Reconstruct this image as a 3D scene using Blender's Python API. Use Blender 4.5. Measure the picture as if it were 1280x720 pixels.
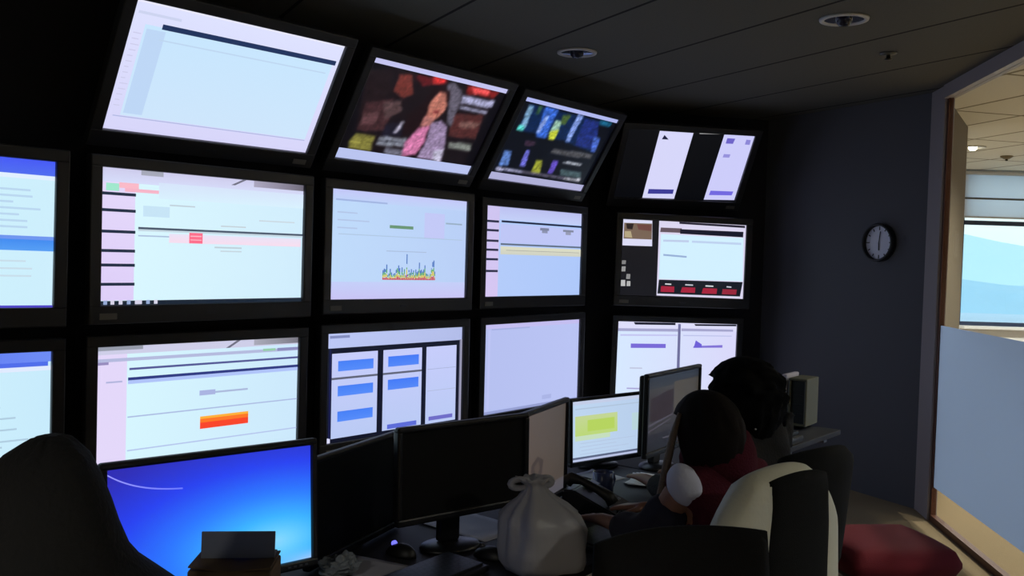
import bpy, bmesh, math, random
from mathutils import Vector, Matrix, Euler, noise
C = bpy.context.scene.collection
for _o in list(bpy.data.objects):
    bpy.data.objects.remove(_o, do_unlink=True)
random.seed(7)
PI = math.pi
V = Vector
EYE = 1.6

# ---------------------------------------------------------------- camera
cam_d = bpy.data.cameras.new('camera')
cam_d.sensor_width = 36.0
cam_d.lens = 1177.79 / 1280.0 * 36.0
cam_d.clip_start = 0.05
cam_d.clip_end = 2000
cam = bpy.data.objects.new('camera', cam_d)
C.objects.link(cam)
_r = V((0.999530696, 0.000916421, 0.030619394))
_u = V((-0.030633105, 0.029901997, 0.999083322))
_f = V((0.0, 0.999552415, -0.029916037))
M = Matrix.Identity(4)
for i in range(3):
    M[i][0] = _r[i]; M[i][1] = _u[i]; M[i][2] = -_f[i]
M[2][3] = EYE
cam.matrix_world = M
bpy.context.scene.camera = cam

# ---------------------------------------------------------------- world: pale overcast daylight outside
w = bpy.data.worlds.new('daylight'); bpy.context.scene.world = w
w.use_nodes = True
nt = w.node_tree; nt.nodes.clear()
bgn = nt.nodes.new('ShaderNodeBackground'); wo = nt.nodes.new('ShaderNodeOutputWorld')
tc = nt.nodes.new('ShaderNodeTexCoord'); sp = nt.nodes.new('ShaderNodeSeparateXYZ')
rp = nt.nodes.new('ShaderNodeValToRGB')
rp.color_ramp.elements[0].position = 0.0; rp.color_ramp.elements[0].color = (0.74, 0.93, 0.98, 1)
rp.color_ramp.elements[1].position = 0.5; rp.color_ramp.elements[1].color = (0.66, 0.84, 1.0, 1)
e = rp.color_ramp.elements.new(0.08); e.color = (0.86, 0.97, 1.0, 1)
nt.links.new(tc.outputs['Generated'], sp.inputs[0]); nt.links.new(sp.outputs['Z'], rp.inputs[0])
nt.links.new(rp.outputs[0], bgn.inputs[0]); nt.links.new(bgn.outputs[0], wo.inputs[0])
bgn.inputs[1].default_value = 1.5

# ---------------------------------------------------------------- exposure and light levels
sc = bpy.context.scene
sc.view_settings.view_transform = 'Standard'; sc.view_settings.look = 'None'
sc.view_settings.gamma = 1.0; sc.view_settings.exposure = 0.0
sc.view_settings.use_curve_mapping = False
OFFICE_LAMP_W = 210.0          # each recessed lamp in the bright office next door
SCREEN_GAIN = 1.0

def lin(c):
    o = []
    for v in c[:3]:
        v = v / 255.0
        o.append(v / 12.92 if v <= 0.04045 else ((v + 0.055) / 1.055) ** 2.4)
    return tuple(o)

# ---------------------------------------------------------------- materials
MATS = {}
def mat(name, rgb=(128, 128, 128), rough=0.6, metal=0.0, bump=0.0, bscale=60, var=0.0, vscale=4, spec=0.5, emit=None, estr=0, trans=0):
    if name in MATS: return MATS[name]
    m = bpy.data.materials.new(name); m.use_nodes = True
    n = m.node_tree; b = n.nodes['Principled BSDF']
    col = lin(rgb) + (1,)
    b.inputs['Base Color'].default_value = col
    b.inputs['Roughness'].default_value = rough
    b.inputs['Metallic'].default_value = metal
    b.inputs['Specular IOR Level'].default_value = spec
    if trans:
        b.inputs['Transmission Weight'].default_value = trans
    if emit:
        b.inputs['Emission Color'].default_value = lin(emit) + (1,)
        b.inputs['Emission Strength'].default_value = estr
    t = n.nodes.new('ShaderNodeTexCoord')
    if var:
        nz = n.nodes.new('ShaderNodeTexNoise'); nz.inputs['Scale'].default_value = vscale; nz.inputs['Detail'].default_value = 4
        mx = n.nodes.new('ShaderNodeMix'); mx.data_type = 'RGBA'
        mx.inputs[6].default_value = tuple(c * (1 - var) for c in col[:3]) + (1,)
        mx.inputs[7].default_value = tuple(min(1, c * (1 + var)) for c in col[:3]) + (1,)
        n.links.new(t.outputs['Object'], nz.inputs['Vector']); n.links.new(nz.outputs[0], mx.inputs[0])
        n.links.new(mx.outputs[2], b.inputs['Base Color'])
    if bump:
        nz = n.nodes.new('ShaderNodeTexNoise'); nz.inputs['Scale'].default_value = bscale; nz.inputs['Detail'].default_value = 3
        bp = n.nodes.new('ShaderNodeBump'); bp.inputs['Strength'].default_value = bump; bp.inputs['Distance'].default_value = 0.01
        n.links.new(t.outputs['Object'], nz.inputs['Vector']); n.links.new(nz.outputs[0], bp.inputs['Height'])
        n.links.new(bp.outputs[0], b.inputs['Normal'])
    MATS[name] = m
    return m

def tile_mat(name, rgb, line, sx, sy, ang, gap=0.012, rough=0.9, ox=0.0, oy=0.0):
    """suspended ceiling tiles: a grid of thin grooves in a plain tile colour"""
    m = bpy.data.materials.new(name); m.use_nodes = True
    n = m.node_tree; b = n.nodes['Principled BSDF']; b.inputs['Roughness'].default_value = rough
    b.inputs['Specular IOR Level'].default_value = 0.2
    t = n.nodes.new('ShaderNodeTexCoord'); mp = n.nodes.new('ShaderNodeMapping')
    mp.inputs['Rotation'].default_value = (0, 0, ang); mp.inputs['Location'].default_value = (ox, oy, 0)
    s = n.nodes.new('ShaderNodeSeparateXYZ')
    n.links.new(t.outputs['Object'], mp.inputs[0]); n.links.new(mp.outputs[0], s.inputs[0])
    def groove(out, size):
        a = n.nodes.new('ShaderNodeMath'); a.operation = 'PINGPONG'; a.inputs[1].default_value = size / 2
        n.links.new(out, a.inputs[0])
        c = n.nodes.new('ShaderNodeMath'); c.operation = 'LESS_THAN'; c.inputs[1].default_value = gap / 2
        n.links.new(a.outputs[0], c.inputs[0]); return c.outputs[0]
    g = groove(s.outputs[1], sy)
    if sx:
        g2 = groove(s.outputs[0], sx); a = n.nodes.new('ShaderNodeMath'); a.operation = 'MAXIMUM'
        n.links.new(g, a.inputs[0]); n.links.new(g2, a.inputs[1]); g = a.outputs[0]
    nz = n.nodes.new('ShaderNodeTexNoise'); nz.inputs['Scale'].default_value = 90
    n.links.new(t.outputs['Object'], nz.inputs['Vector'])
    m0 = n.nodes.new('ShaderNodeMix'); m0.data_type = 'RGBA'
    L = lin(rgb); m0.inputs[6].default_value = tuple(c * .85 for c in L) + (1,); m0.inputs[7].default_value = tuple(min(1, c * 1.15) for c in L) + (1,)
    n.links.new(nz.outputs[0], m0.inputs[0])
    mx = n.nodes.new('ShaderNodeMix'); mx.data_type = 'RGBA'
    n.links.new(g, mx.inputs[0]); n.links.new(m0.outputs[2], mx.inputs[6]); mx.inputs[7].default_value = lin(line) + (1,)
    n.links.new(mx.outputs[2], b.inputs['Base Color'])
    return m

def screen_mat():
    """a lit display or a reflection painted as glow: emission from the picture's own colours, under a satin glass"""
    m = bpy.data.materials.new('display_or_reflection_glow'); m.use_nodes = True
    n = m.node_tree; b = n.nodes['Principled BSDF']
    b.inputs['Base Color'].default_value = (0.004, 0.004, 0.006, 1); b.inputs['Roughness'].default_value = 0.35
    a = n.nodes.new('ShaderNodeAttribute'); a.attribute_name = 'Col'
    n.links.new(a.outputs['Color'], b.inputs['Emission Color']); b.inputs['Emission Strength'].default_value = SCREEN_GAIN
    return m

def clear_glass():
    m = bpy.data.materials.new('clear_glass'); m.use_nodes = True
    n = m.node_tree; n.nodes.clear()
    o = n.nodes.new('ShaderNodeOutputMaterial'); tr = n.nodes.new('ShaderNodeBsdfTransparent'); gl = n.nodes.new('ShaderNodeBsdfGlossy')
    tr.inputs[0].default_value = (0.95, 0.97, 0.96, 1); gl.inputs['Roughness'].default_value = 0.02
    mx = n.nodes.new('ShaderNodeMixShader'); mx.inputs[0].default_value = 0.04
    n.links.new(tr.outputs[0], mx.inputs[1]); n.links.new(gl.outputs[0], mx.inputs[2]); n.links.new(mx.outputs[0], o.inputs[0])
    return m

def frosted_film():
    m = bpy.data.materials.new('frosted_film'); m.use_nodes = True
    n = m.node_tree; n.nodes.clear()
    o = n.nodes.new('ShaderNodeOutputMaterial'); tl = n.nodes.new('ShaderNodeBsdfTranslucent'); d = n.nodes.new('ShaderNodeBsdfDiffuse')
    tl.inputs[0].default_value = (0.50, 0.60, 0.80, 1); d.inputs[0].default_value = (0.36, 0.40, 0.46, 1)
    mx = n.nodes.new('ShaderNodeMixShader'); mx.inputs[0].default_value = 0.25
    n.links.new(tl.outputs[0], mx.inputs[1]); n.links.new(d.outputs[0], mx.inputs[2]); n.links.new(mx.outputs[0], o.inputs[0])
    return m

def bag_mat():
    m = mat('white_plastic_bag', (205, 205, 215), 0.35, bump=0.5, bscale=22)
    n = m.node_tree; b = n.nodes['Principled BSDF']
    o = n.nodes['Material Output']; tl = n.nodes.new('ShaderNodeBsdfTranslucent'); tl.inputs[0].default_value = (0.6, 0.6, 0.62, 1)
    mx = n.nodes.new('ShaderNodeMixShader'); mx.inputs[0].default_value = 0.45
    n.links.new(b.outputs[0], mx.inputs[1]); n.links.new(tl.outputs[0], mx.inputs[2]); n.links.new(mx.outputs[0], o.inputs[0])
    return m

# ---------------------------------------------------------------- mesh helpers
def link(name, bm, m, parent=None, smooth=False):
    me = bpy.data.meshes.new(name); bm.to_mesh(me); bm.free()
    ms = m if isinstance(m, (list, tuple)) else [m]
    for x in ms: me.materials.append(x)
    if smooth:
        me.shade_smooth()
    o = bpy.data.objects.new(name, me); C.objects.link(o)
    if parent is not None: o.parent = parent
    return o

def empty(name, loc=(0, 0, 0), rz=0.0, label=None, cat=None, group=None):
    o = bpy.data.objects.new(name, None); C.objects.link(o); o.empty_display_size = 0.1
    o.location = loc; o.rotation_euler = (0, 0, rz)
    return tag(o, label, cat, group)

def tag(o, label=None, cat=None, group=None, kind=None):
    if label: o['label'] = label
    if cat: o['category'] = cat
    if group: o['group'] = group
    if kind: o['kind'] = kind
    return o

def add_box(bm, c, s, rot=None, bev=0.0, seg=2, mi=0):
    r = bmesh.ops.create_cube(bm, size=1.0)
    vs = r['verts']
    bmesh.ops.scale(bm, verts=vs, vec=s)
    if bev:
        es = list({e for v in vs for e in v.link_edges})
        g = bmesh.ops.bevel(bm, geom=es, offset=min(bev, min(s) * .49), segments=seg, affect='EDGES', profile=0.5)
        vs = list({v for f in g['faces'] for v in f.verts} | {v for v in vs if v.is_valid})
    mt = Matrix.Translation(V(c)) @ (rot.to_4x4() if rot else Matrix.Identity(4))
    bmesh.ops.transform(bm, matrix=mt, verts=vs)
    for f in {f for v in vs for f in v.link_faces}: f.material_index = mi
    return vs

def box(c, s, rot=None, bev=0.0, seg=2):
    bm = bmesh.new(); add_box(bm, c, s, rot, bev, seg); return bm

def add_lathe(bm, prof, seg=24, mt=None, cap=True):
    rings = []
    for r, z in prof:
        ring = []
        for i in range(seg):
            a = 2 * PI * i / seg
            p = V((r * math.cos(a), r * math.sin(a), z))
            ring.append(bm.verts.new(mt @ p if mt else p))
        rings.append(ring)
    for a, b in zip(rings, rings[1:]):
        for i in range(seg):
            j = (i + 1) % seg
            bm.faces.new((a[i], a[j], b[j], b[i]))
    if cap:
        bm.faces.new(list(reversed(rings[0]))); bm.faces.new(rings[-1])

def lathe(prof, seg=24, mt=None, cap=True):
    bm = bmesh.new(); add_lathe(bm, prof, seg, mt, cap); return bm

def add_tube(bm, pts, rad, seg=10):
    pts = [V(p) for p in pts]
    rads = rad if isinstance(rad, (list, tuple)) else [rad] * len(pts)
    rings = []; n = None
    for i, p in enumerate(pts):
        t = (pts[min(i + 1, len(pts) - 1)] - pts[max(i - 1, 0)]).normalized()
        if n is None:
            n = t.orthogonal().normalized()
        n = (n - t * n.dot(t)).normalized(); b = t.cross(n)
        rings.append([bm.verts.new(p + (n * math.cos(2 * PI * k / seg) + b * math.sin(2 * PI * k / seg)) * rads[i]) for k in range(seg)])
    for a, b in zip(rings, rings[1:]):
        for k in range(seg):
            j = (k + 1) % seg
            bm.faces.new((a[k], a[j], b[j], b[k]))
    bm.faces.new(list(reversed(rings[0]))); bm.faces.new(rings[-1])

def tube(pts, rad, seg=10):
    bm = bmesh.new(); add_tube(bm, pts, rad, seg); return bm

def prism(poly, z0, z1):
    """horizontal outline extruded between two heights"""
    bm = bmesh.new()
    a = [bm.verts.new((x, y, z0)) for x, y in poly]; b = [bm.verts.new((x, y, z1)) for x, y in poly]
    n = len(poly)
    bm.faces.new(list(reversed(a))); bm.faces.new(b)
    for i in range(n):
        j = (i + 1) % n; bm.faces.new((a[i], a[j], b[j], b[i]))
    bmesh.ops.recalc_face_normals(bm, faces=bm.faces)
    return bm

def wall_seg(p, q, th, z0, z1, side=1):
    """a wall slab whose inner face runs p->q; thickness grows to the left (side=1) or right of that direction"""
    d = (V(q) - V(p)).normalized(); n = V((-d.y, d.x)) * side * th
    return prism([tuple(p), tuple(q), (q[0] + n.x, q[1] + n.y), (p[0] + n.x, p[1] + n.y)], z0, z1)

# ================================================================ THE ROOM
H_C = 2.8
A0, A1 = (-4.25, 1.10), (0.58, 7.40)      # wall carrying the first columns of televisions
A2 = (2.05, 7.72)                        # short wall behind the last column
A3 = (2.765, 6.33)                        # dark wall with the clock, up to the glass partition
PB = (1.575, -3.5)
black_wall = mat('black_wall_paint', (48, 48, 52), 0.9, bump=0.1, bscale=80, spec=0.2)
char_wall = mat('charcoal_wall_paint', (100, 101, 106), 0.85, bump=0.1, bscale=80, spec=0.2)
def struct(name, bm, m): return tag(link(name, bm, m), kind='structure')

carpet = mat('beige_carpet', (150, 132, 104), 0.95, bump=0.6, bscale=300, var=0.2, vscale=120, spec=0.1)
struct('floor', prism([(-6, -4), (9, -4), (9, 11.1), (-6, 11.1)], -0.1, 0), carpet)
shaded_ceil = tile_mat('shaded_ceiling_tiles', (98, 97, 91), (34, 34, 32), 0, 0.686, math.radians(62), oy=0.176, gap=0.02)  # same tile as the office, colour darkened to stand for the dim light
light_ceil = tile_mat('cream_ceiling_tiles', (222, 219, 208), (136, 130, 110), 0.6, 1.2, math.radians(-14), gap=0.03)
struct('ceiling', prism([(-5, -3.9), (1.63, -3.9), PB, A3, A2, A1, A0], H_C, H_C + 0.1), shaded_ceil)
struct('ceiling_office', prism([(1.72, -3.9), (9, -3.9), (9, 11.1), (2.0, 11.1), (2.2, 7.8), (2.96, 6.4), PB], H_C, H_C + 0.1), light_ceil)
struct('wall_left', wall_seg(A0, A1, 0.12, 0, H_C), black_wall)
struct('wall_back', wall_seg(A1, A2, 0.12, 0, H_C), black_wall)
struct('wall_right', wall_seg(A2, A3, 0.10, 0, H_C), char_wall)
grey_wall = mat('grey_wall_paint', (150, 150, 150), 0.85)
struct('wall_rear', wall_seg((1.63, -3.5), (-4.8, -3.5), 0.12, 0, H_C, 1), grey_wall)
struct('wall_side', wall_seg((-4.8, -3.5), A0, 0.12, 0, H_C, 1), grey_wall)

# glass partition along the right, frosted below eye level
PDir = (V(PB) - V(A3)).normalized(); PN = V((PDir.y, -PDir.x))     # PN points into this dark room or away; fixed below
if PN.dot(V((-1, 0))) < 0: PN = -PN
def PP(s, off=0.0): return V(A3) + PDir * s + PN * off
frame_grey = mat('grey_aluminium_frame', (165, 156, 154), 0.5)
brown_trim = mat('brown_wood_trim', (92, 52, 34), 0.5)
plen = (V(PB) - V(A3)).length
def pbox(s0, s1, off0, off1, z0, z1):
    a, b, c, d = PP(s0, off0), PP(s1, off0), PP(s1, off1), PP(s0, off1)
    return prism([tuple(a), tuple(b), tuple(c), tuple(d)], z0, z1)
struct('trim_1', pbox(-0.02, 0.27, -0.06, 0.0, 0, H_C), frame_grey)                # corner post
struct('trim_2', pbox(0.27, plen, -0.06, 0.012, 2.715, H_C), frame_grey)            # head rail
struct('trim_3', pbox(0.27, 0.30, -0.045, -0.015, 0, 2.715), brown_trim)           # timber bead against the glass
struct('trim_4', pbox(0.30, plen, -0.05, -0.01, 0, 0.04), brown_trim)              # sill under the glass
for k, s in enumerate((3.0, 5.6, 8.2)):
    struct('trim_%d' % (5 + k), pbox(s, s + 0.06, -0.06, 0.0, 0.04, 2.715), frame_grey)
FILM_Z = EYE - 0.336
segs = [(0.30, 3.0), (3.06, 5.6), (5.66, 8.2), (8.26, plen)]
glass_m = clear_glass(); film_m = frosted_film()
for k, (s0, s1) in enumerate(segs):
    wn = struct('window_%d' % (k + 1), pbox(s0, s1, -0.034, -0.026, 0.04, 2.715), glass_m)
    if k < 2: link('frosted_film', pbox(s0, s1, -0.0255, -0.0245, 0.22, FILM_Z), film_m, wn)

# bright office beyond the partition
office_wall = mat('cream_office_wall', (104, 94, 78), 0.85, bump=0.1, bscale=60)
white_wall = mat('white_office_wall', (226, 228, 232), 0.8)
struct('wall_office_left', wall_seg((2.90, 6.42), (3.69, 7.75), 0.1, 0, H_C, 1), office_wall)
struct('wall_office_side', prism([(2.2, 7.55), (2.3, 7.5), (2.3, 11.1), (2.2, 11.1)], 0, H_C), white_wall)
struct('wall_office_right', prism([(8.6, -3.9), (8.7, -3.9), (8.7, 11.0), (8.6, 11.0)], 0, H_C), white_wall)
struct('wall_office_near', prism([(1.75, -3.9), (8.6, -3.9), (8.6, -3.8), (1.75, -3.8)], 0, H_C), white_wall)
WY = 10.9
bm = bmesh.new()
add_box(bm, (5.45, WY + 0.1, 0.5), (6.5, 0.2, 1.0))
add_box(bm, (8.52, WY + 0.1, 1.9), (0.36, 0.2, 1.8))
add_box(bm, (3.69, WY + 0.1, 1.9), (3.0, 0.2, 1.8))
struct('wall_office_far', bm, white_wall)
bm = bmesh.new()
for z in (1.02, 2.195, 2.78): add_box(bm, (6.76, WY + 0.08, z), (3.16, 0.06, 0.05))
for x in (5.205, 6.25, 7.3, 8.33): add_box(bm, (x, WY + 0.08, 1.9), (0.035, 0.06, 1.8))
wf = struct('window_5', bm, mat('dark_blue_window_frame', (38, 52, 80), 0.4))
link('window_pane', box((6.76, WY + 0.09, 1.9), (3.12, 0.006, 1.76)), glass_m, wf)
struct('trim_8', box((6.9, WY - 0.05, 0.985), (3.4, 0.1, 0.03)), white_wall)          # window sill
def blind_mat():
    m = bpy.data.materials.new('translucent_blind_fabric'); m.use_nodes = True
    n = m.node_tree; n.nodes.clear()
    o = n.nodes.new('ShaderNodeOutputMaterial'); tl = n.nodes.new('ShaderNodeBsdfTranslucent'); d = n.nodes.new('ShaderNodeBsdfDiffuse')
    tl.inputs[0].default_value = (0.95, 0.92, 0.92, 1); d.inputs[0].default_value = (0.6, 0.6, 0.6, 1)
    mx = n.nodes.new('ShaderNodeMixShader'); mx.inputs[0].default_value = 0.15
    n.links.new(tl.outputs[0], mx.inputs[1]); n.links.new(d.outputs[0], mx.inputs[2]); n.links.new(mx.outputs[0], o.inputs[0])
    return m
bl = empty('roller_blind', (6.76, WY - 0.02, 2.5), 0, 'pale translucent roller blind drawn over the top of the office window', 'blind')
link('fabric', box((0, 0, 0.03), (3.16, 0.003, 0.54)), blind_mat(), bl)
link('roller', tube([(-1.58, 0, 0.265), (1.58, 0, 0.265)], 0.025, 12), mat('white_blind_housing', (206, 208, 212), 0.6), bl, True)
link('hem_bar', box((0, 0, -0.245), (3.16, 0.014, 0.02), bev=.003), mat('white_blind_housing'), bl)
link('seam_bar', box((0, -0.006, -0.03), (3.16, 0.012, 0.022), bev=.003), mat('grey_blind_bar', (90, 88, 84), 0.6), bl)
# beyond the window: hazy slope and low town
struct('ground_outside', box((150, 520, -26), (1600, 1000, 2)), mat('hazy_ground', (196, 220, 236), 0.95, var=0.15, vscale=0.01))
bm = bmesh.new()
N = 48
rows = []
for j in range(6):
    row = []
    for i in range(N):
        x = -200 + 1400 * i / (N - 1); h = 62 * math.exp(-((x - 180) / 150) ** 2) + 20 * math.exp(-((x - 560) / 220) ** 2) + 5 * noise.noise(V((x / 60, j, 0)))
        row.append(bm.verts.new((x, 640 + 60 * j, -25 + max(0, h) * math.sin(PI * (j + 0.0) / 5.0))))
    rows.append(row)
for a, b in zip(rows, rows[1:]):
    for i in range(N - 1): bm.faces.new((a[i], a[i + 1], b[i + 1], b[i]))
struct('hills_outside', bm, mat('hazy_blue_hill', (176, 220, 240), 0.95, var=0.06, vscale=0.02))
bm = bmesh.new(); rows = []
for j in range(6):
    row = []
    for i in range(N):
        x = -300 + 2200 * i / (N - 1); h = 95 * math.exp(-((x - 420) / 420) ** 2) + 6 * noise.noise(V((x / 110, j, 3)))
        row.append(bm.verts.new((x, 1050 + 90 * j, -25 + max(0, h) * math.sin(PI * j / 5.0))))
    rows.append(row)
for a, b in zip(rows, rows[1:]):
    for i in range(N - 1): bm.faces.new((a[i], a[i + 1], b[i + 1], b[i]))
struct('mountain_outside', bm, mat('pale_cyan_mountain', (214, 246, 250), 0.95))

# ================================================================ TELEVISIONS
disp_m = screen_mat()
tv_frame_m = mat('black_tv_bezel', (46, 46, 49), 0.38, bump=0.05, bscale=200)
tv_back_m = mat('black_tv_back', (18, 18, 20), 0.7)
plaque_m = mat('grey_bezel_plaque', (128, 126, 120), 0.45)
mount_m = mat('black_steel_mount', (24, 24, 26), 0.5, metal=0.6)

class Pic:
    """a picture on a display: coloured patches in u (0..1 from left) and v (0..1 from top), later ones on top"""
    def __init__(s, w, h): s.w = w; s.h = h; s.f = []; s.k = 0
    def P(s, pts, col):
        cols = [col] * len(pts) if not isinstance(col[0], (tuple, list)) else col
        s.f.append((pts, cols, s.k)); s.k += 1
    def R(s, u0, v0, u1, v1, col, col2=None):
        c2 = col2 or col
        s.P([(u0, v0), (u1, v0), (u1, v1), (u0, v1)], [col, col, c2, c2])
    def RH(s, u0, v0, u1, v1, col, col2):
        s.P([(u0, v0), (u1, v0), (u1, v1), (u0, v1)], [col, col2, col2, col])
    def grid(s, fn, nu, nv):
        for i in range(nu):
            for j in range(nv):
                q = [(i / nu, j / nv), ((i + 1) / nu, j / nv), ((i + 1) / nu, (j + 1) / nv), (i / nu, (j + 1) / nv)]
                s.f.append((q, [fn(u, v) for u, v in q], s.k))
        s.k += 1
    def soften(s, nu=112, nv=63, passes=1, grain=.10, seed=1):
        """a moving picture: the patches are resampled on a fine grid, slightly blurred, with grain"""
        def at(u, v):
            c = (0, 0, 0)
            for pts, cols, k in s.f:
                ins = False; n = len(pts); j = n - 1
                for i in range(n):
                    (xi, yi), (xj, yj) = pts[i], pts[j]
                    if (yi > v) != (yj > v) and u < (xj - xi) * (v - yi) / (yj - yi) + xi: ins = not ins
                    j = i
                if ins: c = cols[0]
            return c
        G = [[at((i + .01) / (nu + .02), (j + .01) / (nv + .02)) for i in range(nu + 1)] for j in range(nv + 1)]
        for _ in range(passes):
            H = []
            for j in range(nv + 1):
                row = []
                for i in range(nu + 1):
                    a = [0, 0, 0]; w_ = 0
                    for dj in (-1, 0, 1):
                        for di in (-1, 0, 1):
                            if 0 <= j + dj <= nv and 0 <= i + di <= nu:
                                k = (2 - abs(di)) * (2 - abs(dj)); w_ += k
                                for q in range(3): a[q] += k * G[j + dj][i + di][q]
                    row.append(tuple(x / w_ for x in a))
                H.append(row)
            G = H
        for j in range(nv + 1):
            for i in range(nu + 1):
                m_ = 1 + grain * 2.2 * noise.noise(V((i * .22, j * .30, seed))) + grain * 2.6 * noise.noise(V((i * .61, j * .7, seed + 5)))
                G[j][i] = tuple(min(255, max(0, x * m_)) for x in G[j][i])
        s.f = []
        for j in range(nv):
            for i in range(nu):
                s.f.append(([(i / nu, j / nv), ((i + 1) / nu, j / nv), ((i + 1) / nu, (j + 1) / nv), (i / nu, (j + 1) / nv)], [G[j][i], G[j][i + 1], G[j + 1][i + 1], G[j + 1][i]], 0))
        s.k = 1
    def build(s, parent, y=0.0, cz=0.0, name='screen'):
        bm = bmesh.new(); L = bm.loops.layers.float_color.new('Col')
        for pts, cols, k in s.f:
            vs = []
            for u, v in pts:
                u = min(1, max(0, u)); v = min(1, max(0, v))
                vs.append(bm.verts.new(((u - .5) * s.w, y - 0.00012 * k, cz + (.5 - v) * s.h)))
            vs.reverse(); cc = list(reversed(cols))
            f = bm.faces.new(vs)
            if f.normal.y == 0: f.normal_update()
            if f.normal.y > 0: f.normal_flip()
            mp = {v: c for v, c in zip(vs, cc)}
            for lp in f.loops: lp[L] = lin(mp[lp.vert]) + (1,)
        # solid panel behind the picture gives the display its thickness
        return link(name, bm, disp_m, parent)

TW, TH = 1.018, 0.573
def rim(w, h, l, r, t, b, y0, y1, bm=None):
    """rectangular frame around a w x h opening"""
    bm = bm or bmesh.new()
    yc, d = (y0 + y1) / 2, abs(y1 - y0)
    add_box(bm, (0, yc, h / 2 + t / 2), (w + l + r, d, t), bev=0.006)
    add_box(bm, (0, yc, -h / 2 - b / 2), (w + l + r, d, b), bev=0.006)
    add_box(bm, (-w / 2 - l / 2, yc, 0), (l, d, h + 0.01), bev=0.006)
    add_box(bm, (w / 2 + r / 2, yc, 0), (r, d, h + 0.01), bev=0.006)
    return bm

def television(pose, pic, label, plaque='left', group='televisions of the video wall'):
    x, y, z, a, t, s = pose
    o = empty('wall_television', (x, y, z + EYE), 0, label, 'television', group)
    # local axes: x = right, y = into the wall, z = up
    o.rotation_euler = (Matrix.Rotation(a, 3, 'Z') @ Matrix.Rotation(t, 3, 'X') @ Matrix.Rotation(-s, 3, 'Y')).to_euler()
    link('bezel', rim(TW, TH, 0.052, 0.052, 0.05, 0.078, -0.014, 0.03), tv_frame_m, o)
    bm = box((0, 0.045, -0.012), (TW + 0.08, 0.05, TH + 0.09), bev=0.012)
    add_box(bm, (0, 0.075, -0.03), (TW * .6, 0.03, TH * .6), bev=0.01)
    link('back_shell', bm, tv_back_m, o)
    pic.build(o, y=0.004)
    px = (-1 if plaque == 'left' else 1) * (TW / 2 - 0.03)
    link('plaque', box((px, -0.0155, -TH / 2 - 0.045), (0.075, 0.004, 0.026), bev=0.0015), plaque_m, o)
    link('badge', box((0, -0.0155, -TH / 2 - 0.04), (0.05, 0.003, 0.011), bev=0.001), mat('dim_chrome_badge', (70, 72, 78), 0.35, metal=0.8), o)
    bm = bmesh.new()
    tilt = Matrix.Rotation(-t, 3, 'X')
    add_box(bm, (0, 0.096, -0.03), (0.42, 0.02, 0.30), bev=0.003)
    for sx in (-.17, .17):
        if t > .2:
            add_tube(bm, [(sx, 0.1, -0.10), tilt @ V((sx, 0.30, -0.14))], 0.014, 8)
            add_tube(bm, [(sx, 0.1, 0.08), tilt @ V((sx, 0.33, 0.16))], 0.012, 8)
        else:
            add_box(bm, (sx, 0.14, -0.03), (0.03, 0.10, 0.26), bev=0.003)
    link('wall_mount', bm, mount_m, o)
    return o

def pic(): return Pic(TW, TH)
def texty(p, u0, v0, u1, v1, n, col, seed, h=0.012):
    r = random.Random(seed)
    for i in range(n):
        v = v0 + (v1 - v0) * i / max(1, n - 1)
        uu = u0 + r.uniform(0, .02) * (u1 - u0); e = u0 + (u1 - u0) * r.uniform(.45, 1)
        p.R(uu, v, e, v + h, col)

# --- far-left column, middle row: blue banner page
p = pic(); p.RH(0, 0, 1, 1, (205, 245, 255), (205, 238, 252)); p.R(0, 0, 1, .10, (70, 90, 245), (80, 110, 240))
p.R(.0, .10, 1, .13, (225, 240, 255)); p.R(0, .515, 1, .545, (110, 150, 240)); p.R(0, .54, 1, .615, (66, 140, 240), (86, 158, 245))
texty(p, .74, .2, .97, .45, 7, (185, 215, 240), 3, .014); p.R(.70, .28, .74, .36, (190, 205, 215)); p.R(.68, .44, .8, .46, (195, 205, 215))
texty(p, .3, .18, .66, .47, 9, (190, 215, 240), 4); texty(p, .72, .68, .93, .78, 3, (200, 222, 235), 5); texty(p, .2, .66, .7, .9, 8, (200, 222, 240), 6)
p.R(0, .985, 1, 1, (80, 70, 200))
television([-2.1669, 3.3551, 0.0464, 0.8007, 0.0, -0.0066], p, 'television cut by the left edge of the photo, a blue bar across its page')
# --- far-left column, bottom row
p = pic(); p.RH(0, 0, 1, 1, (215, 248, 255), (200, 235, 252)); p.RH(0, 0, 1, .07, (60, 90, 240), (110, 140, 245)); p.R(0, .07, .99, .10, (80, 110, 235))
p.R(0, .10, 1, .13, (225, 235, 255)); texty(p, .45, .28, .93, .78, 14, (175, 205, 225), 11, .012); texty(p, .05, .2, .4, .9, 14, (190, 215, 235), 12)
television([-2.1664, 3.3473, -0.7036, 0.8004, 0, 0.0008], p, 'television at lower left behind the hooded person, showing grey text lines')
# --- column 1
p = pic(); p.R(0, 0, 1, 1, (222, 226, 255), (216, 214, 250)); p.R(.06, .17, .97, .88, (200, 230, 254), (206, 230, 252)); p.R(.07, .2, .15, .86, (190, 215, 246))
p.R(.13, .145, .985, .185, (34, 52, 92)); p.R(.13, .26, .95, .27, (190, 214, 240)); p.R(.02, .08, .2, .1, (205, 212, 240)); p.R(0.03, .885, .97, .893, (176, 184, 226))
p.R(0, 0, 1, .02, (235, 235, 255)); texty(p, .02, .24, .06, .8, 14, (205, 205, 235), 21, .008)
television([-1.2766, 4.2189, 0.7416, 0.8342, 0.5527, 0.0037], p, 'largest tilted television of the top row showing a blank pale page with one dark bar', 'right')
p = pic(); p.RH(0, 0, 1, 1, (218, 248, 255), (208, 236, 252)); p.R(0, 0, 1, .1, (206, 204, 236), (214, 220, 250)); p.RH(0.72, 0, 1, .05, (170, 165, 190), (110, 105, 120))
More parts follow.
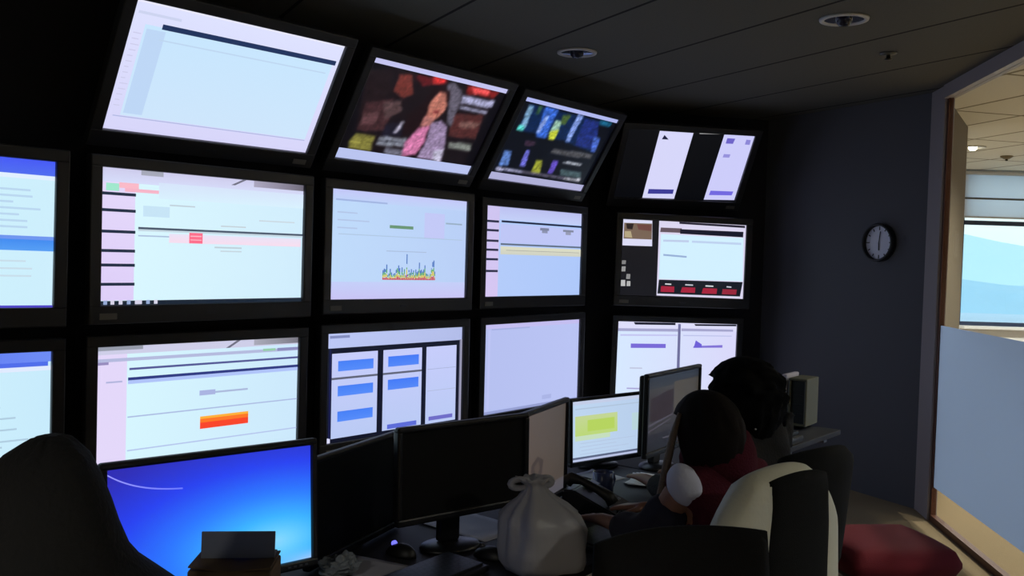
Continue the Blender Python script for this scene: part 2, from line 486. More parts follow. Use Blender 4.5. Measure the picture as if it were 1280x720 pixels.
p.P([(.60, .05), (.66, 0), (.68, 0), (.62, .05)], (110, 110, 130)); p.R(.17, .0, .27, .035, (165, 168, 185)); p.R(0, .1, .145, .965, (228, 216, 250), (222, 206, 248))
p.R(.02, .11, .075, .165, (160, 232, 205)); p.R(.075, .1, .16, .14, (250, 185, 200)); p.R(.1, .14, .25, .165, (246, 180, 200)); p.R(.25, .08, 1, .2, (214, 228, 250), (216, 240, 254))
for v in (.175, .295, .45, .59, .695, .835): p.R(0, v, .148, v + .022, (30, 44, 66))
p.R(.16, .42, 1, .436, (70, 84, 104)); p.R(.16, .436, 1, .45, (196, 214, 226)); p.R(.16, .48, .33, .49, (170, 190, 220)); p.R(.3, .462, .99, .53, (234, 226, 246), (246, 220, 238))
p.R(.395, .448, .46, .53, (255, 110, 140)); p.R(.4, .47, .455, .478, (250, 190, 205)); p.R(.4, .5, .455, .506, (250, 190, 205))
p.R(.52, .55, .66, .562, (190, 205, 215)); p.R(.55, .58, .66, .59, (196, 212, 222)); p.R(.18, .26, .3, .34, (198, 228, 246)); p.R(.3, .24, .42, .25, (190, 205, 215))
p.R(.55, .38, .68, .39, (196, 208, 216)); p.R(.75, .32, .95, .33, (200, 214, 224)); p.R(0, .968, 1, 1, (24, 36, 52))
for i, u in enumerate((.015, .045, .08, .115, .15, .165, .2, .235)): p.R(u, .965, u + .016, .995, (215, 212, 232) if i % 3 else (150, 170, 210))
television([-1.3730, 4.2804, 0.0468, 0.8646, 0.006, 0.0042], p, 'middle-row television with dark dashes down its left side and a small red block')
p = pic(); p.RH(0, 0, 1, 1, (216, 248, 255), (204, 232, 252)); p.R(0, 0, 1, .06, (206, 206, 232)); p.RH(.75, 0, 1, .05, (170, 170, 185), (120, 118, 130)); p.P([(.6, .06), (.66, 0), (.68, 0), (.62, .06)], (110, 110, 130))
p.R(.0, 0, .2, .03, (150, 155, 170)); p.R(0, .06, .13, 1, (228, 216, 250)); p.R(.0, .09, 1, .115, (180, 186, 222)); p.R(.0, .115, .05, .135, (150, 140, 190)); p.R(.8, .085, .87, .105, (150, 205, 170)); p.R(.88, .085, 1, .11, (140, 140, 190))
p.R(.14, .168, 1, .185, (84, 88, 150)); p.R(.135, .24, 1, .262, (48, 58, 130)); p.R(.135, .262, 1, .29, (176, 196, 250)); p.R(.04, .26, .11, .272, (176, 180, 220))
p.R(.47, .39, .55, .43, (170, 180, 226)); p.R(.55, .405, .72, .42, (170, 184, 220)); p.R(.135, .535, 1, .545, (170, 186, 226))
p.R(.475, .60, .725, .625, (255, 178, 60)); p.R(.475, .62, .725, .66, (255, 120, 40)); p.R(.475, .65, .725, .70, (250, 70, 44)); p.R(.135, .79, 1, .80, (180, 196, 236)); p.R(0, .96, 1, 1, (30, 36, 52))
television([-1.3973, 4.3298, -0.7071, 0.8504, 0, 0.0014], p, 'wall television in the bottom row showing a page with an orange and red block')
# --- column 2
p = pic(); P = p.P; p.R(0, 0, 1, 1, (13, 11, 18)); p.R(.12, .05, .93, .9, (24, 17, 22))
P([(-0.003,0.136),(0.146,0.062),(0.231,0.677),(0.065,0.7)],(30,20,24)),
P([(0.065,0.431),(0.226,0.341),(0.267,0.668),(0.081,0.715)],(62,38,42)),
P([(0.071,0.544),(0.175,0.475),(0.176,0.612),(0.083,0.656)],(88,58,62)),
P([(0.195,0.1),(0.282,0.088),(0.335,0.267),(0.285,0.322),(0.205,0.27)],(110,50,45)),
P([(0.166,0.399),(0.279,0.344),(0.311,0.454),(0.224,0.559)],(80,60,62)),
P([(0.288,0.086),(0.529,0.039),(0.534,0.098),(0.431,0.134),(0.387,0.169)],(90,25,30)),
P([(0.419,0.048),(0.513,0.034),(0.515,0.105),(0.435,0.123)],(205,50,50)),
P([(0.685,0.057),(0.94,0.047),(0.935,0.126),(0.7,0.147)],(120,30,30)),
P([(0.72,0.06),(0.875,0.051),(0.874,0.117),(0.75,0.131)],(230,80,80)),
P([(0.683,0.164),(0.938,0.158),(0.941,0.236),(0.698,0.255)],(165,165,200)),
P([(0.697,0.276),(0.929,0.273),(0.925,0.308),(0.7,0.308)],(150,150,180)),
P([(0.654,0.375),(0.906,0.325),(0.931,0.59),(0.718,0.619)],(78,40,40)),
P([(0.75,0.435),(0.919,0.411),(0.88,0.489),(0.763,0.497)],(120,85,80)),
P([(0.734,0.67),(0.923,0.66),(0.933,0.739),(0.758,0.743)],(120,125,120)),
P([(0.077,0.746),(0.209,0.733),(0.217,0.903),(0.068,0.895),(0.06,0.818)],(130,125,60)),
P([(0.246,0.593),(0.353,0.554),(0.383,0.701),(0.245,0.724)],(28,26,40)),
P([(0.234,0.733),(0.42,0.712),(0.433,0.804),(0.238,0.817)],(140,145,160)),
P([(0.231,0.768),(0.424,0.749),(0.429,0.765),(0.236,0.785)],(45,45,55)),
P([(0.338,0.548),(0.359,0.552),(0.343,0.679),(0.315,0.676)],(170,165,185)),
P([(0.534,0.098),(0.581,0.062),(0.666,0.137),(0.691,0.257),(0.699,0.514),(0.658,0.481),(0.609,0.282)],(95,90,105)),
P([(0.446,0.18),(0.495,0.112),(0.585,0.164),(0.609,0.282),(0.578,0.418),(0.549,0.511),(0.448,0.643),(0.377,0.681),(0.365,0.459),(0.432,0.316)],(28,14,18)),
P([(0.506,0.19),(0.555,0.184),(0.601,0.306),(0.599,0.391),(0.564,0.465),(0.529,0.516),(0.486,0.424),(0.477,0.302)],(185,115,100)),
P([(0.517,0.384),(0.57,0.368),(0.568,0.41),(0.536,0.413)],(110,40,45)),
P([(0.473,0.448),(0.558,0.445),(0.555,0.53),(0.482,0.571)],(170,110,105)),
P([(0.472,0.584),(0.545,0.544),(0.557,0.722),(0.54,0.856),(0.443,0.908),(0.425,0.753)],(205,120,165)),
P([(0.549,0.511),(0.607,0.463),(0.671,0.521),(0.722,0.728),(0.747,0.902),(0.552,0.897),(0.57,0.719)],(150,130,165)),
P([(0.651,0.788),(0.725,0.761),(0.744,0.914),(0.676,0.894)],(185,180,205)),
P([(0.307,0.832),(0.433,0.825),(0.443,0.908),(0.308,0.904)],(100,100,115)),
p.soften(passes=1, grain=.10, seed=2)
p.R(0, 0, 1, .052, (196, 196, 240)); p.R(0, .90, 1, 1, (186, 196, 240))
television([-0.5033, 5.2239, 0.7489, 0.8602, 0.5634, -0.0028], p, 'tilted television of the top row showing a singer in a pink top before a crowd', 'right')
p = pic(); p.RH(0, 0, 1, 1, (190, 218, 250), (184, 206, 246)); p.R(0, 0, 1, .1, (196, 200, 248), (190, 210, 248)); p.R(0, .84, 1, 1, (196, 206, 248), (200, 196, 244)); p.R(.03, .085, .38, .10, (158, 178, 226))
p.R(.4, .295, .575, .325, (104, 148, 116)); p.R(.83, .235, .965, .25, (150, 172, 196)); p.R(.66, .15, .82, .4, (194, 200, 246)); p.R(.05, .4, .97, .408, (172, 196, 226)); p.R(.38, .54, .68, .548, (166, 186, 220)); texty(p, .04, .2, .3, .34, 3, (176, 196, 232), 31)
r = random.Random(5)
for i in range(46):
    u = .355 + i * .0082; hh = .06 + .07 * r.random() + (.06 + .12 * r.random() if i in (3, 12, 13, 18, 20, 31, 36, 42, 43, 44) else 0)
    cs = [(200, 60, 60), (215, 200, 60), (90, 170, 90), (60, 110, 190)]
    for k in range(4):
        if hh * (k + 1) / 4 > .012: p.R(u, .82 - hh * (k + 1) / 4 * (.6 + .4 * r.random()), u + .0075, .82 - hh * k / 4 * .8, cs[k])
television([-0.6116, 5.2502, 0.0524, 0.8674, -0.0033, -0.0008], p, 'wall television in the middle row showing a small multicoloured spiky chart')
p = pic(); p.R(0, 0, 1, 1, (14, 18, 38)); p.RH(0, 0, 1, .135, (188, 200, 246), (178, 188, 232)); p.R(.02, .02, .15, .045, (130, 140, 190)); p.R(.0, .955, .03, 1, (220, 220, 255)); p.R(0.02, .14, .03, .96, (26, 30, 80))
for u0, u1 in ((.035, .345), (.385, .675), (.71, .955)): p.R(u0, .185, u1, .965, (198, 204, 250), (186, 202, 244))
for u0, u1 in ((.035, .345), (.385, .675)): p.R(u0, .405, u1, .425, (96, 100, 120))
for v in (.255, .485, .72): p.R(.075, v, .315, v + .095, (70, 128, 246), (86, 140, 250))
for v in (.25, .475): p.R(.42, v, .65, v + .10, (66, 122, 246), (84, 136, 248))
p.R(.42, .91, .64, .955, (92, 108, 216)); p.R(.735, .895, .93, .935, (110, 108, 200)); p.R(.72, .41, .95, .415, (160, 170, 210)); p.R(.72, .63, .95, .635, (170, 180, 215)); p.RH(.98, .13, 1, 1, (120, 120, 150), (170, 170, 196))
television([-0.6165, 5.2589, -0.6992, 0.8663, -0.0093, 0.0018], p, 'wall television in the bottom row showing three white columns with blue blocks')
# --- column 3
p = pic(); P = p.P; p.R(0, 0, 1, 1, (9, 12, 22))
P([(0.069,0.068),(0.807,0.074),(0.918,0.478),(0.568,0.413),(0.071,0.387)],(12,35,75)),
P([(0.062,0.089),(0.114,0.091),(0.131,0.351),(0.081,0.355)],(120,160,195)),
P([(0.056,0.325),(0.111,0.318),(0.124,0.391),(0.059,0.394)],(90,215,205)),
P([(0.153,0.059),(0.19,0.056),(0.189,0.171),(0.159,0.17)],(45,80,60)),
P([(0.214,0.058),(0.351,0.052),(0.359,0.426),(0.26,0.413)],(55,100,200)),
P([(0.254,0.16),(0.292,0.158),(0.281,0.367),(0.245,0.367)],(140,165,235)),
P([(0.373,0.183),(0.434,0.174),(0.454,0.34),(0.373,0.342)],(150,190,170)),
P([(0.37,0.333),(0.446,0.281),(0.45,0.412),(0.392,0.428)],(195,205,60)),
P([(0.412,0.102),(0.496,0.086),(0.482,0.21),(0.435,0.214)],(70,95,50)),
P([(0.556,0.047),(0.617,0.049),(0.614,0.401),(0.564,0.404)],(130,155,225)),
P([(0.648,0.08),(0.812,0.083),(0.917,0.434),(0.677,0.428)],(30,45,115)),
P([(0.829,0.281),(0.913,0.281),(0.935,0.474),(0.888,0.474)],(70,100,190)),
P([(0.811,0.063),(0.953,0.063),(0.942,0.121),(0.825,0.111)],(25,95,130)),
P([(0.184,0.492),(0.284,0.476),(0.291,0.534),(0.197,0.548)],(60,40,60)),
P([(0.041,0.645),(0.111,0.638),(0.14,0.821),(0.055,0.829)],(90,125,195)),
P([(0.235,0.588),(0.273,0.589),(0.298,0.798),(0.244,0.799)],(110,110,215)),
P([(0.374,0.689),(0.437,0.685),(0.476,0.846),(0.382,0.854)],(150,155,50)),
P([(0.539,0.652),(0.602,0.659),(0.604,0.832),(0.553,0.831)],(95,75,185)),
P([(0.492,0.515),(0.928,0.498),(0.921,0.567),(0.47,0.583)],(75,75,80)),
P([(0.633,0.652),(0.863,0.646),(0.855,0.671),(0.654,0.68)],(170,175,185)),
P([(0.659,0.756),(0.9,0.752),(0.929,0.838),(0.692,0.837)],(65,85,90)),
P([(0.734,0.851),(0.929,0.838),(0.939,0.882),(0.738,0.884)],(170,170,180)),
P([(0.039,0.843),(0.75,0.848),(0.747,0.883),(0.045,0.881)],(95,90,110)),
P([(0.039,0.843),(0.283,0.843),(0.291,0.883),(0.048,0.891)],(170,170,205)),
p.soften(passes=1, grain=.13, seed=8)
p.R(.0, 0, 1, .05, (176, 184, 240)); p.R(0, .915, 1, 1, (176, 176, 216))
television([0.2624, 6.2693, 0.7515, 0.8710, 0.5506, -0.0074], p, 'tilted top-row television showing a dark blue studio with glowing tubes', 'right')
p = pic(); p.RH(0, 0, 1, 1, (180, 204, 250), (174, 200, 250)); p.R(0, 0, 1, .14, (188, 192, 240), (196, 208, 248)); p.R(0, 0, .13, 1, (206, 196, 240), (214, 198, 242)); p.R(.15, .15, 1, .172, (26, 34, 60))
for v in (.155, .255, .37, .47, .575, .705): p.R(0, v, .125, v + .025, (42, 44, 70))
p.R(.14, .19, 1, .4, (190, 198, 246)); p.R(.54, .205, .635, .235, (126, 132, 160)); p.R(.56, .235, .62, .265, (140, 146, 176)); p.R(.79, .21, .91, .235, (130, 136, 160)); p.R(.82, .235, .88, .27, (150, 154, 180)); p.R(.145, .405, 1, .425, (98, 110, 130)); p.R(.145, .44, 1, .53, (222, 222, 196), (206, 208, 196)); p.R(.2, .48, .98, .485, (150, 150, 150))
television([0.1534, 6.3064, 0.0513, 0.8713, 0, 0.0035], p, 'wall television in the middle row showing a page with a pale yellow band')
p = pic(); p.RH(0, 0, 1, 1, (182, 192, 240), (186, 196, 244)); p.R(0, 0, 1, .05, (196, 190, 240)); p.R(.07, .05, .45, .065, (166, 176, 226)); p.R(.04, .06, .06, .95, (190, 196, 244)); p.R(.6, .88, .7, .93, (170, 180, 230)); p.R(0, .97, 1, 1, (150, 160, 210))
television([0.1634, 6.3183, -0.6990, 0.8756, 0, 0.0078], p, 'wall television in the bottom row showing an almost empty lavender page')
# --- column 4
p = pic(); P = p.P; p.R(0, 0, 1, 1, (8, 9, 13))
P([(0.239,0.011),(0.505,0.014),(0.493,0.996),(0.233,1.009)],(215,215,250)),
P([(0.267,0.863),(0.471,0.855),(0.472,0.922),(0.268,0.935)],(60,60,150)),
P([(0.283,0.064),(0.324,0.126),(0.271,0.127)],(25,25,60)),
P([(0.753,0.011),(1.0,0.0),(0.996,0.978),(0.74,0.99)],(205,205,250)),
P([(0.775,0.847),(0.967,0.845),(0.962,0.906),(0.771,0.916)],(115,105,225)),
P([(0.785,0.058),(0.85,0.059),(0.843,0.135),(0.784,0.137)],(110,100,200)),
P([(0.795,0.29),(0.849,0.289),(0.847,0.339),(0.793,0.34)],(150,145,220)),
P([(0.942,0.064),(0.979,0.066),(0.981,0.136),(0.941,0.135)],(140,135,215)),
P([(0.551,-0.004),(0.707,-0.016),(0.711,0.01),(0.555,0.022)],(150,150,150)),
television([1.2894, 7.2526, 0.7553, 0.2451, 0.5602, 0.0085], p, 'tilted television at the right end of the top row, two tall white panels', 'right')
p = pic(); P = p.P; p.R(0, 0, 1, 1, (20, 20, 26))
P([(0.006,0.003),(0.234,0.002),(0.241,0.341),(0.006,0.346)],(220,220,245)),
P([(0.013,0.048),(0.233,0.042),(0.236,0.252),(0.013,0.256)],(120,100,85)),
P([(0.028,0.057),(0.089,0.053),(0.079,0.133),(0.036,0.126)],(45,35,35)),
P([(0.113,0.061),(0.229,0.058),(0.229,0.142),(0.127,0.129)],(110,70,65)),
P([(0.019,0.157),(0.067,0.153),(0.082,0.242),(0.021,0.236)],(180,165,130)),
P([(0.289,-0.012),(1.0,-0.004),(1.0,1.0),(0.293,0.991)],(220,215,240)),
P([(0.451,-0.004),(0.991,0.007),(0.992,0.038),(0.452,0.026)],(35,32,50)),
P([(0.304,0.087),(0.473,0.085),(0.474,0.145),(0.3,0.147)],(100,85,95)),
P([(0.46,0.096),(0.98,0.09),(0.979,0.165),(0.46,0.157)],(20,22,40)),
P([(0.307,0.173),(0.983,0.173),(0.992,0.762),(0.305,0.769)],(210,240,255)),
P([(0.327,0.246),(0.534,0.239),(0.535,0.267),(0.328,0.272)],(190,205,235)),
P([(0.559,0.241),(0.966,0.24),(0.966,0.269),(0.56,0.269)],(190,210,240)),
P([(0.333,0.436),(0.521,0.45),(0.522,0.474),(0.334,0.46)],(150,175,215)),
P([(0.306,0.779),(0.993,0.772),(0.975,0.97),(0.299,0.965)],(20,25,35)),
P([(0.327,0.863),(0.433,0.865),(0.432,0.94),(0.323,0.94)],(165,35,60)),
P([(0.496,0.869),(0.603,0.869),(0.602,0.94),(0.485,0.94)],(165,35,60)),
P([(0.667,0.871),(0.783,0.873),(0.779,0.945),(0.657,0.945)],(165,35,60)),
P([(0.829,0.877),(0.946,0.877),(0.942,0.946),(0.824,0.946)],(150,40,60)),
P([(0.357,0.826),(0.407,0.828),(0.407,0.844),(0.357,0.842)],(220,220,225)),
P([(0.52,0.827),(0.583,0.829),(0.584,0.845),(0.52,0.844)],(200,200,210)),
P([(0.685,0.833),(0.75,0.835),(0.75,0.851),(0.686,0.85)],(220,220,225)),
P([(0.86,0.835),(0.899,0.838),(0.9,0.854),(0.86,0.852)],(200,200,210)),
P([(0.008,0.543),(0.039,0.542),(0.037,0.592),(0.007,0.593)],(130,130,130)),
P([(0.008,0.623),(0.038,0.621),(0.037,0.687),(0.007,0.688)],(150,150,150)),
P([(0.047,0.72),(0.077,0.719),(0.076,0.785),(0.046,0.786)],(140,140,140)),
P([(0.007,0.801),(0.039,0.8),(0.041,0.879),(0.006,0.881)],(190,190,190)),
P([(0.052,0.813),(0.08,0.812),(0.081,0.878),(0.051,0.879)],(180,180,180)),
television([1.3102, 7.2226, 0.0417, 0.2385, 0, -0.0089], p, 'television at the right end of the middle row, red buttons along its page')
p = pic(); P = p.P; p.RH(0, 0, 1, 1, (214, 232, 255), (218, 216, 250)); p.R(0, 0, 1, .1, (222, 222, 250))
P([(0.129,0.007),(0.475,0.003),(0.476,0.033),(0.141,0.039)],(15,15,35)),
P([(0.633,0.012),(0.997,0.004),(0.997,0.028),(0.645,0.036)],(15,15,35)),
P([(-0.0,0.094),(0.499,0.084),(0.5,0.122),(0.0,0.132)],(165,165,205)),
P([(0.527,0.076),(0.97,0.075),(0.97,0.105),(0.528,0.113)],(165,165,205)),
P([(0.024,0.174),(0.495,0.163),(0.495,0.182),(0.024,0.195)],(195,195,240)),
P([(0.545,0.165),(0.96,0.161),(0.96,0.174),(0.546,0.18)],(190,195,235)),
P([(0.498,0.017),(0.52,0.016),(0.531,1.003),(0.506,1.005)],(110,110,155)),
P([(0.112,0.297),(0.401,0.294),(0.402,0.35),(0.113,0.357)],(120,105,215)),
P([(0.638,0.315),(0.884,0.294),(0.884,0.331),(0.633,0.341)],(130,115,215)),
P([(0.638,0.339),(0.653,0.236),(0.705,0.29),(0.706,0.336)],(110,95,215)),
P([(0.112,0.621),(0.214,0.623),(0.215,0.638),(0.113,0.638)],(190,195,220)),
P([(0.095,0.897),(0.242,0.901),(0.242,0.92),(0.095,0.915)],(170,165,215)),
television([1.3147, 7.3948, -0.7414, 0.2671, 0, -0.0122], p, 'television at the right end of the bottom row, two white pages with violet graphs')

# ================================================================ WALL CLOCK, CEILING FITTINGS
ck = empty('wall_clock', (2.607, 6.70, EYE + 0.20), 0, 'round wall clock with a pale face on the dark wall', 'clock')
ck.location = (2.588, 6.655, 1.80)
wd = (V(A3) - V(A2)).normalized(); wn_ = V((wd.y, -wd.x, 0))   # into the room
if wn_.dot(V((-1, -1, 0))) < 0: wn_ = -wn_
ck.rotation_euler = (0, 0, math.atan2(wn_.y, wn_.x) + PI / 2)     # local -y faces the room
RX = Matrix.Rotation(PI / 2, 4, 'X')      # lathe axis z -> -y
link('rim', lathe([(0.118, 0.0), (0.135, 0.0), (0.137, 0.03), (0.132, 0.042), (0.119, 0.042), (0.116, 0.02)], 40, RX, False), mat('black_clock_rim', (16, 16, 20), 0.4), ck, True)
link('face', lathe([(0.0005, 0.004), (0.118, 0.004), (0.118, 0.012), (0.0005, 0.012)], 40, RX), mat('pale_clock_face', (240, 242, 255), 0.5), ck)
for k in range(12):
    a = k * PI / 6; link('hour_mark', box((math.sin(a) * .1, -0.0135, math.cos(a) * .1), (0.006, 0.003, 0.018 if k % 3 else .026), Matrix.Rotation(a, 3, 'Y')), mat('dark_clock_print', (40, 42, 56), 0.5), ck)

for nm, a, ln, wd_ in (('hour_hand', math.radians(178), .055, .008), ('minute_hand', math.radians(8), .08, .006)):
    link(nm, box((math.sin(a) * ln / 2, -0.017, math.cos(a) * ln / 2), (wd_, .003, ln), Matrix.Rotation(a, 3, 'Y')), mat('dark_clock_print'), ck)

def downlight(x, y, label, lit=False, group='recessed ceiling downlights', power=0, r=0.115, zc=H_C):
    o = empty('ceiling_downlight', (x, y, zc), 0, label, 'downlight', group)
    link('trim_ring', lathe([(r * .78, -0.004), (r * .82, -0.012), (r * .98, -0.010), (r, -0.001), (r * .9, -0.001), (r * .78, -0.001)], 36, None, False), mat('white_lamp_trim', (200, 200, 198), 0.5), o, True)
    link('reflector', lathe([(r * .79, -0.006), (r * .68, -0.0035), (r * .5, -0.002), (r * .3, -0.0015)], 36, None, False), mat('bright_reflector', (210, 210, 215), 0.12, metal=1.0), o, True)
    bm = lathe([(r * .34, -0.001), (r * .32, -0.02), (r * .2, -0.034), (r * .02, -0.038)], 24)
    link('lamp_bulb', bm, mat('lit_lamp', (255, 240, 220), 0.4, emit=(255, 238, 205), estr=14) if lit else mat('unlit_lamp', (40, 40, 58), 0.2), o, True)
    if power:
        ld = bpy.data.lights.new('downlight_lamp', 'SPOT'); ld.energy = power; ld.color = (1.0, 0.95, 0.84); ld.spot_size = math.radians(150); ld.spot_blend = 0.6; ld.shadow_soft_size = 0.06
        lo = bpy.data.objects.new('downlight_lamp', ld); C.objects.link(lo); lo.location = (0, 0, -0.06); lo.parent = o
    return o
downlight(0.33, 5.43, 'unlit round downlight in the dark ceiling, above the televisions')
downlight(1.547, 4.54, 'unlit round downlight in the dark ceiling, nearer the glass partition')
downlight(-1.6, -1.6, 'added unseen downlight at the back of the dark room, raising the ambient light', True, None, 260)  # added lamp, out of view, to lift the ambient light on the bezels
OL = [(4.31, 8.94), (6.6, 8.94), (4.31, 6.2), (6.6, 6.2), (4.31, 3.4), (6.6, 3.4), (3.6, 0.6), (6.2, 0.6)]
for k, (x, y) in enumerate(OL):
    downlight(x, y, 'lit round downlight in the office ceiling beyond the glass' if k == 0 else 'lit round downlight of the office beyond the glass, outside the photo', True, None if k == 0 else 'office downlights', OFFICE_LAMP_W)
downlight(4.62, 9.9, 'unlit small round fitting in the office ceiling, beyond the lit lamp', r=0.08)
sp_ = empty('ceiling_sprinkler', (2.03, 5.22, H_C), 0, 'small round sprinkler head in the dark ceiling near the glass partition', 'sprinkler')
link('plate', lathe([(0.045, -0.001), (0.045, -0.006), (0.02, -0.012), (0.001, -0.013)], 24), mat('dull_sprinkler_plate', (92, 90, 80), 0.4), sp_, True)
link('nozzle', lathe([(0.01, -0.012), (0.012, -0.03), (0.022, -0.034), (0.022, -0.037), (0.001, -0.038)], 16), mat('dull_sprinkler_metal', (80, 78, 70), 0.3, metal=0.8), sp_, True)
sm = empty('ceiling_sprinkler', (4.95, 9.55, H_C), 0, 'small round sprinkler head in the office ceiling, seen through the glass', 'sprinkler')
link('plate', lathe([(0.06, -0.001), (0.06, -0.01), (0.03, -0.03), (0.001, -0.035)], 24), mat('tan_sprinkler_plate', (120, 108, 84), 0.5), sm, True)
link('nozzle', lathe([(0.012, -0.03), (0.014, -0.05), (0.001, -0.052)], 12), mat('dull_sprinkler_metal'), sm, True)

# ================================================================ DESKS
L0 = V((-0.6834, 2.22)); LD = V((0.6216, 0.7833)); LN = V((0.7833, -0.6216))      # monitor line and its viewer side
def DL(s, off): return L0 + LD * s + LN * off
DZ = 0.735
desk_top_m = mat('dark_desk_laminate', (40, 40, 46), 0.6, spec=.3, var=0.15, vscale=8)
leg_m = mat('grey_steel_leg', (90, 92, 98), 0.4, metal=0.5)
yaw_desk = math.atan2(LD.y, LD.x)
for k, lab in enumerate(('dark laminate desk under the glowing blue monitor', 'dark laminate desk under the switched-off monitors and the plastic bag', 'dark laminate desk at the far right end, carrying the pale tower case')):
    s0 = -1.2 + 1.665 * k; dd = .80 if k < 2 else .52; c = DL(s0 + 0.83, -.35 + dd / 2)
    d = empty('desk', (c.x, c.y, 0), yaw_desk, lab, 'desk', 'desks of the control room')
    link('worktop', box((0, 0, DZ - 0.014), (1.655, dd, 0.028), bev=0.004), desk_top_m, d)
    for sx in (-.76, .76):
        bm = box((sx, 0.02, DZ / 2 - 0.014), (0.05, 0.06, DZ - 0.03), bev=0.004); add_box(bm, (sx, 0.0, 0.015), (0.06, dd * .82, 0.03), bev=0.006); add_box(bm, (sx, 0, DZ - 0.05), (0.05, dd * .78, 0.04), bev=0.004)
        link('leg', bm, leg_m, d)
    link('modesty_panel', box((0, dd * .37, 0.50), (1.46, 0.018, 0.40), bev=0.002), desk_top_m, d)

# ================================================================ DESK MONITORS
mon_m = mat('black_monitor_plastic', (22, 22, 26), 0.4)
def make_monitor(pose, w, h, label, pic=None, off=None, bz=0.017, edge=None, square=False):
    x, y, z, a, t = pose[:5]; s = pose[5] if len(pose) > 5 else 0
    o = empty('desk_monitor', (x, y, DZ), a, label, 'monitor', 'desk monitors')
    R3 = (Matrix.Translation((0, 0, z + EYE - DZ)) @ (Matrix.Rotation(t, 4, 'X') @ Matrix.Rotation(-s, 4, 'Y')))
    def put(name, bm, m, par, smooth=False):
        bmesh.ops.transform(bm, matrix=R3, verts=bm.verts); return link(name, bm, m, par, smooth)
    put('bezel', rim(w, h, bz, bz, bz, bz + 0.006, -0.008, 0.016), mon_m if not edge else edge, o)
    bm = box((0, 0.026, 0), (w + bz, 0.026, h + bz), bev=0.008); add_box(bm, (0, 0.045, 0), (w * .55, 0.03, h * .55), bev=0.012)
    put('back_shell', bm, mon_m, o)
    if pic:
        sc_ = pic.build(o, y=0.002); sc_.data.transform(R3)
    else:
        put('screen', box((0, 0.004, 0), (w, 0.004, h)), off, o)
    cz = z + EYE - DZ
    link('stand_neck', box((0, 0.085, cz * .5 + .02), (0.07, 0.03, cz), bev=0.006), mon_m, o)
    bm = lathe([(0.082, 0.0), (0.086, 0.004), (0.082, 0.012), (0.03, 0.02)], 28); bmesh.ops.transform(bm, matrix=Matrix.Translation((0, 0.07, 0.0005)) @ Matrix.Diagonal((1.15, 0.85, 1, 1)), verts=bm.verts)
    link('stand_base', bm, mon_m, o, True)
    bm = bmesh.new()
    for k in range(4): add_box(bm, (w / 2 - .02 - .016 * k, -0.0085, -h / 2 - bz / 2 - .003), (.008, .003, .004))
    put('buttons', bm, mat('grey_monitor_buttons', (80, 80, 88), 0.4), o)
    return o
gloss_off = mat('switched_off_glossy_screen', (22, 22, 22), 0.10, spec=1.0)
matte_off = mat('switched_off_matte_screen', (9, 9, 10), 0.55, spec=0.25)
# blue desktop
q = Pic(0.509, 0.286)
def desk_blue(u, v):
    d = math.hypot((u - .80) * .80, (v - .80) * .98)
    k = max(0, 1 - d / .95)
    stops = [(0, (46, 44, 180)), (.3, (40, 66, 240)), (.55, (44, 120, 255)), (.78, (60, 180, 255)), (.92, (110, 208, 255)), (1.0, (140, 216, 255))]
    c = stops[-1][1]
    for (a, ca), (b, cb) in zip(stops, stops[1:]):
        if k <= b:
            f = (k - a) / (b - a); c = tuple(ca[i] + (cb[i] - ca[i]) * f for i in range(3)); break
    f = max(0, (v - .9) / .1) * max(0, (u - .7) / .3)
    return tuple(c[i] + ((200, 215, 255)[i] - c[i]) * f * .7 for i in range(3))
q.grid(desk_blue, 40, 24)
for i in range(14):
    u0, u1 = .0 + i * .024, .024 + i * .024
    fv = lambda u: .03 + .27 * (1 - math.exp(-u * 5.2)) - .12 * u
    q.P([(u0, fv(u0)), (u1, fv(u1)), (u1, fv(u1) + .012), (u0, fv(u0) + .012)], (max(60, 150 - i * 3), max(100, 150 - i * 2), 255))
make_monitor([-0.6834, 2.2200, -0.6325, 0.7509, -0.0635, -0.0019], 0.509, 0.286, 'desk monitor glowing bright blue beside the hooded person', q)
make_monitor([-0.4359, 2.7510, -0.7026, 1.1945, 0], 0.477, 0.268, 'switched-off black desk monitor directly right of the blue one, angled edge-on', off=matte_off)
make_monitor([-0.119, 2.736, -0.608, 0.6523, 0, 0.02], 0.43, 0.241, 'switched-off black desk monitor left of the one with the tan reflection', off=matte_off)
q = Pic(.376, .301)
q.RH(0, 0, 1, 1, (88, 77, 71), (76, 68, 62)); q.R(0, .86, 1, 1, (84, 80, 84), (80, 78, 86)); q.P([(.18, .55), (.32, .48), (.46, .55), (.42, .74), (.26, .80), (.16, .70)], (66, 58, 56)); q.P([(.24, .58), (.34, .54), (.38, .62), (.30, .72)], (78, 68, 63))  # tan room and darker head shape reflected in the dead screen, painted as emission
make_monitor([0.1292, 3.1208, -0.6447, 1.1662, 0], 0.376, 0.301, 'switched-off square desk monitor with a tan reflection painted on, behind the plastic bag', q)
q = Pic(0.42, 0.2465)
q.RH(0, 0, 1, 1, (190, 214, 240), (184, 206, 236)); q.R(0, 0, 1, .06, (196, 206, 232)); q.R(0, .93, 1, .965, (90, 100, 130)); q.R(0, .965, 1, 1, (186, 196, 230))
q.R(.04, .25, .60, .58, (196, 214, 150), (188, 216, 120)); q.R(.2, .33, .56, .52, (182, 212, 96)); q.R(.04, .58, .5, .66, (198, 222, 190)); q.R(.8, .3, .9, .6, (186, 214, 220)); q.R(.04, .12, .9, .14, (176, 196, 220)); texty(q, .1, .7, .9, .88, 4, (180, 198, 226), 40)
make_monitor([0.43, 3.93, -0.689, 0.6457, -0.0293, 0.0173], 0.42, 0.2465, 'lit desk monitor showing a white page with a yellow-green block', q, bz=0.014)
q = Pic(.53, .30)
